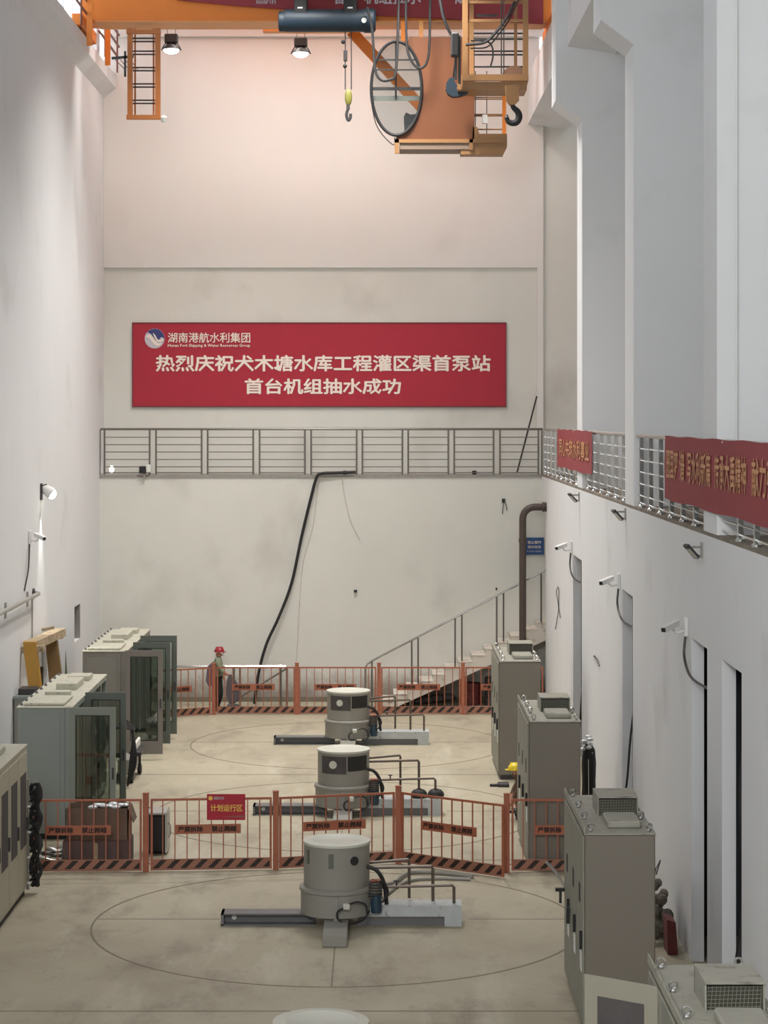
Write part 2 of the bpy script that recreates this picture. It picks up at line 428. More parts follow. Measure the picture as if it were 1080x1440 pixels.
# clerestory windows: frames with panes between the wall piers
wn = 0
for (xw, side) in ((XL-.18, 'left'), (6.55, 'right')):
    for k in range(7):
        ya, yb = YN+k*8.45+.6, YN+(k+1)*8.45
        if yb > 57: yb = 56.9
        if side == 'right' and k < 6: continue
        wn += 1
        fr = MB(); fr.box(xw-.03, xw+.03, ya, yb, 16.3, 16.38).box(xw-.03, xw+.03, ya, yb, 18.52, 18.6)
        nn = 5
        for q in range(nn+1): yy = ya+(yb-ya-.06)*q/nn; fr.box(xw-.03, xw+.03, yy, yy+.06, 16.38, 18.52)
        f_ = struct(fr.build('window_%d' % wn, 'white_plastic', flat=True))
        for q in range(nn):
            y0_ = ya+(yb-ya-.06)*q/nn+.06; y1_ = ya+(yb-ya-.06)*(q+1)/nn
            MB().box(xw-.004, xw+.004, y0_, y1_, 16.38, 18.52).build('pane', 'glass_win', f_, flat=True)
# round pit-cover joints and slab joints in the floor
MACH = [(-.58, 21.9), (-.60, 31.3), (-.64, 39.95), (-.67, 48.5)]
n = 5
for (mx_, my_) in MACH:
    n += 1; struct(MB().ring((mx_, my_, 0), 3.50, 3.53, -.01, .004).build('trim_%d' % n, 'seam', flat=True))
    for (xa, xb) in ((mx_-3.5, mx_-1.7), (mx_+1.9, mx_+3.5)):
        n += 1; struct(MB().box(xa, xb, my_+.25, my_+.27, -.01, .003).build('trim_%d' % n, 'seam', flat=True))
    n += 1; struct(MB().box(mx_-.01, mx_+.01, my_-3.5, my_-1.4, -.01, .003).build('trim_%d' % n, 'seam', flat=True))
for yy in (26.65, 35.75, 44.3):
    n += 1; struct(MB().box(XL, XR, yy, yy+.03, -.01, .003).build('trim_%d' % n, 'seam', flat=True))
# dark angle line along the wall foot at the back
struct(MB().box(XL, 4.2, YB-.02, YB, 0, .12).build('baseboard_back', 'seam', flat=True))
# crane rails
struct(MB().box(-7.02, -6.94, YN, 56.5, 16.2, 16.32).build('trim_90', 'dark_steel', flat=True))
struct(MB().box(4.2, 4.28, YN, 56.5, 16.2, 16.32).build('trim_91', 'dark_steel', flat=True))
# conduit on the near pier
struct(MB().tube([(4.44, 26.88, 5.9), (4.44, 26.88, 19)], .02).build('trim_92', 'white_plastic'))

# ================================================================ WIDE BANNER ON THE BACK WALL
YW = YU-.03
t = thing('banner', 'wide red banner with two lines of large white characters on the back wall', 'banner', (X(449, YW), YW, Z(571, YW)))
MB().box(X(187, YW), X(711, YW), YW-.02, YW+.02, Z(571, YW), Z(455, YW)).build('cloth', 'red_banner', t)
fb = MB(); a_, b_, c_, d_ = X(187, YW), X(711, YW), Z(571, YW), Z(455, YW)
fb.box(a_-.02, b_+.02, YW-.03, YW+.02, d_, d_+.03).box(a_-.02, b_+.02, YW-.03, YW+.02, c_-.03, c_).box(a_-.02, a_, YW-.03, YW+.02, c_, d_).box(b_, b_+.02, YW-.03, YW+.02, c_, d_)
fb.build('frame', 'maroon', t)
YT = YW-.022
def wtxt(s, u0, u1, v0, v1, m, par, bold=.014, name='lettering', Yt=None):
    Yt = Yt or YT
    return text(s, (X(u0, Yt), Yt, Z(v1, Yt)), (1, 0, 0), (0, 0, 1), X(u1, Yt)-X(u0, Yt), Z(v0, Yt)-Z(v1, Yt), m, par, name, bold)
wtxt('湖南港航水利集团', 236, 352, 467.5, 482, 'letter_white', t, .012)
wtxt('Hunan Port Shipping & Water Resources Group', 236, 352, 483.5, 489, 'letter_white', t, .018)
wtxt('热烈庆祝犬木塘水库工程灌区渠首泵站', 219, 690, 499, 522.5, 'letter_white', t, .026)
wtxt('首台机组抽水成功', 344, 564, 532, 554.5, 'letter_white', t, .026)
lc = P(217.5, 476, YT); R_ = 14*YT/F
lg = MB().lathe(lc, [(R_, -.004), (R_, .002)], 32, 'y').build('emblem', 'logo_grey', t)
def emb(pts, m, dy):
    MB().prism([(lc.x+p[0]*R_, YT-dy, lc.z+p[1]*R_) for p in pts], (0, -.003, 0)).build('emblem_shape', m, lg, flat=True)
arc = lambda a0, a1, r, n=14: [(r*math.cos(math.radians(a0+(a1-a0)*k/n)), r*math.sin(math.radians(a0+(a1-a0)*k/n))) for k in range(n+1)]
emb(arc(-5, 150, .98)+[(-.7, .62), (-.35, .45), (-.05, .0), (.3, -.35), (.6, -.28), (.5, 0), (.7, .15)], 'logo_blue', .006)
emb([(-.9, .2), (-.6, .42), (-.3, .3), (.0, -.15), (.35, -.5), (.75, -.45), (.5, -.72), (.1, -.7), (-.25, -.35), (-.55, .05)], 'letter_white', .010)
emb([(-.2, .6), (.05, .35), (.3, -.1), (.6, -.15), (.85, .1), (.9, -.15), (.6, -.35), (.25, -.3), (-.02, .1)], 'letter_white', .010)

# ================================================================ BALCONY RAILS
def back_rail():
    t = thing('balcony_railing', 'stainless balcony railing across the back wall under the wide banner', 'railing', (-1.5, YB+.03, DECK+.02))
    y = YB+.03; zt = 7.0
    pairs = [(140.5, 147), (210.4, 219.3), (283.5, 292), (356, 365), (428.7, 437.5), (501.5, 509.6), (565.8, 574), (630.5, 638.7), (694, 703), (757, 762)]
    MB().tube([(XL+.02, y, zt), (XR+.02, y, zt)], .03).build('top_rail', 'rail_steel', t)
    for p in pairs:
        for u in p: MB().tube([(X(u, y), y, DECK+.02), (X(u, y), y, zt-.02)], .024).build('post', 'rail_steel', t)
    for i in range(len(pairs)-1):
        xa, xb = X(pairs[i][1], y), X(pairs[i+1][0], y)
        for k in range(5):
            z = zt-.21-k*.19
            MB().tube([(xa, y, z), (xb, y, z)], .012, 6).build('rail_bar', 'rail_steel', t)
        MB().tube([(xa, y, DECK+.07), (xb, y, DECK+.07)], .014, 6).build('bottom_bar', 'rail_steel', t)
back_rail()
def side_rail(y0, y1, label, posts):
    x = XR+.06; zt = 7.0
    t = thing('balcony_railing', label, 'railing', (x, (y0+y1)/2, DECK+.03), 'balcony railing sections between the piers')
    MB().tube([(x, y0, zt), (x, y1, zt)], .032).build('top_rail', 'steel', t)
    MB().lathe((x, y0, zt), [(.04, -.03), (.06, 0), (.04, .03)], 12, 'y').build('end_cap', 'chrome', t)
    for y in posts:
        MB().box(x-.035, x+.035, y-.02, y+.02, DECK+.03, zt-.03, .006).build('post', 'chrome', t)
        MB().lathe((x, y, DECK+.03), [(.06, 0), (.06, .03), (.04, .05)], 12).build('post_foot', 'chrome', t)
    for k in range(5):
        z = zt-.21-k*.19
        MB().tube([(x, y0+.03, z), (x, y1-.03, z)], .012, 6).build('rail_bar', 'chrome', t)
    MB().tube([(x, y0+.03, DECK+.1), (x, y1-.03, DECK+.1)], .014, 6).build('bottom_bar', 'chrome', t)
side_rail(45.83, 55.6, 'chrome side balcony railing at the far corner behind the small red banner', [55.3, 54.2, 52.9, 51.65, 50.4, 49.1, 47.85, 46.5])
side_rail(36.93, 44.67, 'chrome side balcony railing between the two farther piers right of the small red banner', [43.9, 42.7, 41.4, 40.1, 38.85, 37.6])
side_rail(28.03, 35.62, 'chrome side balcony railing with rounded end at the left edge of the long red banner', [35.1, 33.9, 32.7, 31.5, 30.3, 29.1])
side_rail(17.9, 26.87, 'nearest chrome side balcony railing under the right end of the long red banner', [25.5, 24.4, 23.2, 22.0, 20.8, 19.4])

def side_banner(y0, y1, zt, zb, label, strings):
    x = XR-.03
    t = thing('banner', label, 'banner', (x, (y0+y1)/2, zb), 'red slogan banners tied to the side railing')
    b = MB(); n = 28; rows = 4; g = []
    for i in range(n+1):
        y = y0+(y1-y0)*i/n; r = []
        for j in range(rows+1):
            z = zb+(zt-zb)*j/rows - (.008*math.sin(i*1.1) if j == rows else 0)+(.012*math.sin(i*.7) if j == 0 else 0)
            r.append((x-.004*math.sin(i*.8)-.003*math.sin(j*2+i*.35), y, z))
        g.append(r)
    F_ = [[b.bm.verts.new(p) for p in r] for r in g]; K = [[b.bm.verts.new((p[0]+.006, p[1], p[2])) for p in r] for r in g]
    for i in range(n):
        for j in range(rows):
            b.bm.faces.new((F_[i][j], F_[i+1][j], F_[i+1][j+1], F_[i][j+1])); b.bm.faces.new((K[i][j], K[i][j+1], K[i+1][j+1], K[i+1][j]))
    b.build('cloth', 'red_cloth', t)
    for s, ya, yb, za, zc in strings:           # ya is the far end
        text(s, (x-.004, ya, za), (0, -1, 0), (0, 0, 1), ya-yb, zc-za, 'letter_gold', t, bold=.02)
    for y in (y0+.05, (y0+y1)/2, y1-.05):
        MB().tube([(x, y, zt-.04), (x+.02, y, zt+.02), (x+.045, y, zt-.0)], .008, 5).build('tie', 'tag_white', t)
side_banner(42.35, 50.6, 7.03, 6.17, 'small red banner with faint gold writing on the far side railing', [('同心共筑水利事业', 49.9, 42.8, 6.42, 6.83)])
side_banner(21.0, 31.6, 7.03, 6.12, 'long red banner with gold writing tied along the nearer side railing',
            [('圆国梦', 31.3, 30.1, 6.42, 6.85), ('谱', 29.95, 29.45, 6.42, 6.85), ('写水利新篇', 29.2, 27.15, 6.42, 6.85), ('传承大禹精神', 26.85, 24.5, 6.42, 6.85), ('献力强国', 24.15, 22.3, 6.42, 6.85)])

# ================================================================ OVERHEAD CRANE
YG0, YG1 = 50.6, 51.45
cr = thing('overhead_crane', 'orange overhead travelling crane with hanging cab, cages and cables under the roof', 'crane', (-1.5, 51, 16.3))
zg = Z(31, YG0)
MB().box(-6.95, 4.05, YG0, YG1, zg, zg+1.4, .02).build('girder', 'orange', cr)
MB().box(-6.6, 3.9, YG0-.06, YG1+.06, zg-.012, zg+.02).build('girder_flange', 'orange_pale', cr)
for xx in (-6.95, 4.1):
    e = MB().box(xx-.12, xx+.12, 50.0, 52.6, 16.34, 16.62, .02).build('end_carriage', 'orange', cr)
    for yy in (50.4, 52.2): MB().lathe((xx-.05, yy, 16.43), [(.11, 0), (.11, .1)], 16, 'x').build('wheel', 'dark_steel', e)
# vertical plates at the left end with the walkway pipes behind
for u, v1, yy in ((126, 64, 49.9), (151.5, 92, 52.5)):
    MB().bar(P(u, -40, yy), P(u, v1, yy), .13, .05, (0, 1, 0)).build('end_post', 'orange', cr)
for k in range(4):
    MB().bar(P(162+k*7, 84, 52.3), P(176+k*6, 98, 52.3), .02, .02).build('guard_bar', 'pipe_red', cr)
# inspection ladder cage on the left
Yc = 50.2
cg = MB()
for u in (183, 222): cg.bar(P(u, 40, Yc), P(u, 168, Yc), .12, .08, (0, 1, 0))
cg.bar(P(178, 45, Yc), P(226, 45, Yc), .12, .09).bar(P(178, 165, Yc), P(226, 165, Yc), .12, .1)
for u in (190, 216): cg.bar(P(u, 40, Yc+.6), P(u, 164, Yc+.6), .04, .03, (0, 1, 0))
cg.bar(P(183, 165, Yc), P(190, 163, Yc+.6), .04, .04).bar(P(222, 165, Yc), P(216, 163, Yc+.6), .04, .04)
cage = cg.build('ladder_cage', 'ladder_orange', cr)
for k, v in enumerate((54, 72, 95, 118, 141)):
    MB().tube([P(183, v, Yc), P(221, v, Yc)], .018, 6).build('rung', 'dark_steel', cage)
    MB().tube([P(184, v+4.5, Yc+.5), P(221, v+4.5, Yc+.5)], .018, 6).build('rung', 'dark_steel', cage)
MB().bar(P(157, 82, Yc), P(188, 79.5, Yc), .04, .06).bar(P(176, 72, Yc), P(176, 108, Yc), .05, .04).build('side_arm', 'dark_steel', cr)
MB().lathe(P(230, 172, Yc), [(.05, 0), (.09, .1), (.05, .16)], 12).build('floodlight', 'tag_white', cr)
MB().tube([P(226, 164, Yc), P(229, 168, Yc)], .02, 6).build('floodlight_arm', 'dark_steel', cr)
# brace
MB().bar(P(494, 44, 51.6), P(592, 150, 51.6), .12, .26).build('brace', 'orange', cr)
MB().bar(P(370, 43, 51.7), P(500, 43, 51.7), .3, .09).build('lower_beam', 'orange_pale', cr)
# hanging cab with the large oval window
Yb = 50.0
cx_, cz_ = X(557.5, Yb), Z(124.5, Yb); ra, rb = 35.5*Yb/F, 66*Yb/F
pl = [(X(667, Yb), Yb, Z(52, Yb)), (X(576, Yb), Yb, Z(52, Yb)), (X(572, Yb), Yb, Z(61, Yb))]
for k in range(0, 15):
    a = math.radians(62-k*10.4); pl.append((cx_+ra*math.cos(a), Yb, cz_+rb*math.sin(a)))
pl += [(X(557, Yb), Yb, Z(193, Yb)), (X(557, Yb), Yb, Z(198, Yb)), (X(667, Yb), Yb, Z(198, Yb))]
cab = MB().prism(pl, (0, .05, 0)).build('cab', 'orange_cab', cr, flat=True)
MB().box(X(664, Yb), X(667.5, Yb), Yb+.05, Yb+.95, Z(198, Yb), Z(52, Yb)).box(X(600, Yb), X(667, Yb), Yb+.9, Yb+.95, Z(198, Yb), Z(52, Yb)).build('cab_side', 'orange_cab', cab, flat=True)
MB().box(X(555, Yb), X(713, Yb), Yb-.05, Yb+.02, Z(201, Yb), Z(196, Yb)).box(X(555, Yb), X(561, Yb), Yb-.05, Yb+.05, Z(216, Yb), Z(196, Yb)).box(X(660, Yb), X(665, Yb), Yb-.05, Yb+.05, Z(211, Yb), Z(196, Yb)).build('tray_edge', 'orange_cage', cab, flat=True)
MB().box(X(562, Yb), X(662, Yb), Yb-.02, Yb+.9, Z(210, Yb), Z(200.5, Yb)).build('tray', 'tray_lit_tone', cab, flat=True)
MB().prism([P(648, 211, Yb), P(648, 217, Yb), P(708, 217, Yb), P(713, 207, Yb), P(713, 188, Yb), P(674, 188, Yb), P(671, 178, Yb), P(665, 178, Yb), P(664, 205, Yb)], (0, .5, 0)).build('step_box', 'orange_cage', cab, flat=True)
rp = [(cx_+ra*math.cos(2*math.pi*k/48), Yb-.03, cz_+rb*math.sin(2*math.pi*k/48)) for k in range(48)]; rp.append(rp[0])
wf = MB().tube(rp, .036, 8, cap=False).build('window_frame', 'black', cr)
def chord(z): return ra*math.sqrt(max(0, 1-((z-cz_)/rb)**2))
for v, wdt in ((84.5, .032), (98.5, .03), (125, .075)):
    z = Z(v, Yb); c = chord(z)
    MB().box(cx_-c, cx_+c, Yb-.04, Yb-.01, z-wdt/2, z+wdt/2).build('window_bar', 'black', wf)
z = Z(138, Yb); c = chord(z)
MB().box(cx_-c, cx_+c, Yb+.02, Yb+.05, z-.055, z+.055).build('window_shelf', 'machine_grey', wf)
MB().box(X(555.5, Yb), X(558, Yb), Yb-.02, Yb+.01, Z(137, Yb), Z(58, Yb)).build('window_post', 'black', wf)
MB().prism([(cx_+(ra-.01)*math.cos(2*math.pi*k/40), Yb-.02, cz_+(rb-.01)*math.sin(2*math.pi*k/40)) for k in range(40)], (0, .006, 0)).build('glass_pane', 'glass_cab', wf, flat=True)
MB().prism([P(568, 164, Yb+.2), P(571, 158, Yb+.2), P(577, 161, Yb+.2), P(586, 160, Yb+.2), P(583, 172, Yb+.2), P(577, 182, Yb+.2), P(569, 184, Yb+.2)], (0, .3, 0)).build('seat_back', 'dark_steel', cab)
MB().tube([P(523, 150, Yb), P(529, 175, Yb), P(540, 192, Yb), P(554, 204, Yb), P(555, 193, Yb)], .012, 6, sm=5).build('cable', 'dark_steel', cr)
# strut pieces between girder and cab
for u, m in ((567, 'orange'), (592, 'orange_pale')):
    MB().box(X(u-3, Yb+.5), X(u+3, Yb+.5), Yb+.4, Yb+.6, Z(54, Yb), zg).build('hanger', m, cr)
MB().box(X(655, Yb+.5), X(664, Yb+.5), Yb+.4, Yb+.6, Z(54, Yb), zg).build('hanger', 'orange_pale', cr)
# right access cage, near layer and far layer
Yk = 48.6
cg = MB()
for u in (654, 739): cg.bar(P(u, -30, Yk), P(u, 110, Yk), .12, .1, (0, 1, 0))
cg.bar(P(650, 3, Yk), P(742, 3, Yk), .05, .06).bar(P(650, 29, Yk), P(742, 29, Yk), .05, .06)
cg.box(X(650, Yk), X(743, Yk), Yk-.06, Yk+.05, Z(114, Yk), Z(105, Yk)).box(X(644, Yk), X(741, Yk), Yk, Yk+1.0, Z(126, Yk), Z(115, Yk))
cg.bar(P(645, 126, Yk), P(652, 106, Yk), .08, .1)
cg.bar(P(663, -30, Yk+1), P(663, 108, Yk+1), .1, .08, (0, 1, 0)).bar(P(725, -30, Yk+1), P(725, 108, Yk+1), .07, .07, (0, 1, 0))
c2 = cg.build('access_cage', 'orange_cage', cr)
for v in (47, 55, 72, 77, 94):
    MB().tube([P(664, v, Yk+1), P(736, v, Yk+1)], .02, 6).build('cage_rail', 'dark_steel', c2)
for v in (22, 29): MB().bar(P(670, v, Yk+.5), P(700, v, Yk+.5), .04, .05).build('cage_rail', 'dark_steel', c2)
Yf = 50.4
cg = MB().bar(P(709, 124, Yf), P(709, 190, Yf), .09, .07, (0, 1, 0)); c3 = cg.build('lower_cage', 'orange', cr)
for v in (137, 139.5, 161, 163, 182):
    MB().tube([P(664, v, Yf), P(709, v, Yf)], .016, 6).build('cage_rail', 'orange_cage', c3)
for u in (668.5, 684.5): MB().tube([P(u, 100, Yf), P(u, 190, Yf)], .01, 6).build('cage_wire', 'dark_steel', c3)
MB().box(X(678, Yf), X(685, Yf), Yf-.1, Yf+.02, Z(174, Yf), Z(162, Yf)).build('lamp_box', 'tag_white', c3)
# festoon cables
for pts, r in (([(516, 10), (523, 40), (526, 80), (529, 103), (537, 113), (549, 112), (556, 104), (559, 60), (561, -5)], .032),
               ([(571, -5), (571, 40), (573, 70), (580, 88), (590, 96), (600, 88), (604, 60), (605, -5)], .03),
               ([(618, -5), (624, 25), (633, 46), (642, 55)], .035),
               ([(724, 2), (712, 26), (695, 48), (680, 60), (655, 63)], .035),
               ([(730, -2), (716, 28), (700, 50), (685, 66), (662, 68)], .018),
               ([(662, 57), (684, 58), (692, 66), (693, 80), (690, 93)], .02)):
    MB().tube([P(u, v, 48.2 if u > 612 else 49.6) for u, v in pts], r, 6, sm=6).build('cable', 'rubber', cr)
MB().box(X(634, 48.2), X(645, 48.2), 48.05, 48.35, Z(80, 48.2), Z(47, 48.2), .03).build('junction_box', 'dark_steel', cr)
MB().bar(P(641, 60, 48.3), P(641, 112, 48.3), .06, .07, (0, 1, 0)).bar(P(646, 50, 48.3), P(646, 118, 48.3), .06, .05, (0, 1, 0)).build('rope_guide', 'dark_steel', cr)

# red banner hanging on the girder face, sagging towards the right
t = thing('banner', 'red banner with white writing draped on the orange crane girder', 'banner', (X(490, 50.4), 50.4, Z(12, 50.4)))
pts = [(248, 0), (330, 8), (415, 14), (530, 22), (620, 26), (700, 31), (764, 34), (764, -40), (248, -40)]
MB().prism([P(u, v, 50.5) for u, v in pts], (0, .03, 0)).build('cloth', 'red_cloth', t, flat=True)
for s, u0, u1 in (('热烈庆祝', 360, 388), ('首台', 470, 500), ('机组抽水', 512, 592), ('成功', 640, 672)):
    wtxt(s, u0, u1, -14, 6, 'logo_grey', t, .02, Yt=50.49)

# electric hoist under the girder
ho = thing('electric_hoist', 'dark blue electric hoist barrel with small olive hook block', 'hoist', P(460, 45, 50.1))
Yh = 50.05; r_ = 16*Yh/F
MB().lathe(P(400, 29, Yh), [(r_*.95, 0), (r_, .03), (r_, X(512, Yh)-X(400, Yh))], 28, 'x').build('barrel', 'blue_hoist', ho)
MB().lathe(P(393, 30, Yh), [(r_*.8, -.02), (r_*.9, 0), (r_*.9, .13)], 28, 'x').build('end_cover', 'blue_hoist', ho)
MB().lathe(P(512, 29, Yh), [(r_*1.08, 0), (r_*1.08, .22), (r_*.85, .27)], 28, 'x').build('gearbox', 'blue_hoist', ho)
for u in (423, 493):
    MB().box(X(u-9, Yh), X(u+9, Yh), Yh-.22, Yh+.22, Z(22, Yh), Z(-20, Yh), .02).build('hanger_bracket', 'black', ho)
    MB().box(X(u-4, Yh), X(u+3, Yh), Yh-.24, Yh-.22, Z(14.5, Yh), Z(12.5, Yh)).build('plate', 'tag_white', ho)
MB().lathe(P(512, 29, Yh-r_-.0), [(.06, -.04), (.05, .03)], 12, 'y').build('round_badge', 'tag_white', ho)
for u, m in ((485.5, 'dark_steel'), (494, 'dark_steel')): MB().tube([P(u, 44, Yh), P(u, 126, Yh)], .014, 6).build('rope', m, ho)
MB().ball(P(482.5, 59, Yh), .05).ball(P(485, 93, Yh), .05).build('rope_clamp', 'black', ho)
MB().box(X(483, Yh), X(488.5, Yh), Yh-.04, Yh+.04, Z(86, Yh), Z(71, Yh), .01).build('limit_switch', 'dark_steel', ho)
hb = MB().ball(P(490, 137, Yh), 5.2*Yh/F, 1, .6, 2.3, 16, 12).build('hook_block', 'olive_hook', ho)
MB().box(X(487, Yh), X(492, Yh), Yh-.03, Yh+.03, Z(154, Yh), Z(147, Yh)).build('hook_neck', 'dark_steel', hb)
hk = [(490, 152), (488, 157), (487.3, 163), (490, 169.5), (492.8, 165), (492.8, 160)]
MB().tube([P(u, v, Yh) for u, v in hk], .035, 8, sm=4).build('hook', 'dark_steel', hb)

# main hook
mh = thing('crane_hook', 'large black crane hook under an orange sheave block beside the access cage', 'hook', P(720, 175, 48.2))
Yq = 48.1
MB().lathe(P(724, 111, 48.85), [(19*Yq/F, 0), (19.5*Yq/F, .04), (19.5*Yq/F, .2), (19*Yq/F, .24)], 32, 'y').build('sheave', 'sheave_brown', mh)
MB().prism([P(711, 120, Yq-.1), P(712, 140, Yq-.1), P(717, 147, Yq-.1), P(723, 147, Yq-.1), P(730, 141, Yq-.1), P(730, 120, Yq-.1)], (0, .2, 0)).build('block_cheek', 'orange_cage', mh)
hk = [(720.5, 146), (719, 152), (714, 157)]
hk = [(721, 145), (722, 151), (728, 157), (730, 164), (727, 171), (721, 173), (715, 171), (712.5, 165), (713.5, 161)]
rr = []
n_ = (len(hk)-1)*5+1
for i in range(n_): s_ = i/(n_-1); rr.append(.045+.035*math.sin(math.pi*min(1, s_*1.15)) if s_ < .85 else .045*(1-s_)/.15+.012)
MB().tube([P(u, v, Yq) for u, v in hk], rr, 10, sm=5).build('hook', 'black', mh)
for u in (705, 708.5): MB().tube([P(u, -20, Yq), P(u, 104, Yq)], .014, 6).build('rope', 'dark_steel', mh)
# spare grab hook behind
gh = thing('grab_bucket', 'dark blue-grey round hook weight hanging in front of the orange cab', 'hook', P(641, 135, 48.9))
MB().prism([P(u, v, 48.9) for u, v in ((632, 110), (628, 116), (627, 125), (630, 132), (637, 136), (648, 135), (657, 131), (661, 127), (646, 125), (640, 116), (638, 108))], (0, .25, 0)).build('weight', 'blue_hoist', gh)
MB().tube([P(637, 112, 49), P(641, 80, 48.6)], .02, 6).build('rope', 'dark_steel', gh)

# high-bay lamps hung behind the girder
for u, v, lb in ((241, 60, 'black high-bay lamp glowing beside the left ladder cage'), (423, 65, 'black high-bay lamp glowing below the blue hoist')):
    Yl = 52.4; c = P(u, v, Yl)
    t = thing('bay_lamp', lb, 'lamp', c, 'high-bay lamps on the crane')
    MB().box(c.x-.16, c.x+.16, Yl-.12, Yl+.12, c.z-.02, c.z+.2, .02).build('driver_box', 'black', t)
    MB().lathe((c.x, Yl, c.z-.17), [(.22, 0), (.2, .04), (.1, .14), (.09, .16)], 24).build('shade', 'black', t)
    MB().tube([(c.x-.24, Yl, c.z-.19), (c.x-.2, Yl, c.z-.1), (c.x-.13, Yl, c.z)], .015, 6).tube([(c.x+.24, Yl, c.z-.19), (c.x+.2, Yl, c.z-.1), (c.x+.13, Yl, c.z)], .015, 6).build('bracket', 'dark_steel', t)
    MB().ball((c.x, Yl, c.z-.17), .19, 1, 1, .55).build('lens', 'lamp_glow', t)
    MB().tube([(c.x-.1, Yl, c.z+.2), (c.x-.1, Yl, 17.0)], .008, 5).tube([(c.x+.1, Yl, c.z+.2), (c.x+.1, Yl, 17.0)], .008, 5).build('hanger_wire', 'dark_steel', t)
    lamp(c.x, Yl, c.z-.32, 9, .35, WARM, 'bay_lamp_light')
MB().box(-7, 4, 52.35, 52.6, 17.0, 17.25).build('second_girder', 'orange', cr)
# walkway pipes along the left crane beam
wk = thing('walkway_railing', 'dark red pipe railing running along the left crane beam', 'railing', (-6.9, 50, 16.3))
for k in range(3):
    MB().tube([(-6.72, 30, 16.6+.3*k), (-6.72, 50.6, 16.6+.3*k)], .03, 6).build('rail_bar', 'pipe_red', wk)
    MB().tube([(-6.72, 52.2, 16.6+.3*k), (-6.72, 56.2, 16.6+.3*k)], .03, 6).build('rail_bar', 'pipe_red', wk)
for y in (42.5, 46, 49.2, 53.5, 56): MB().tube([(-6.74, y, 16.2), (-6.74, y, 17.3)], .025, 6).build('post', 'pipe_red', wk)

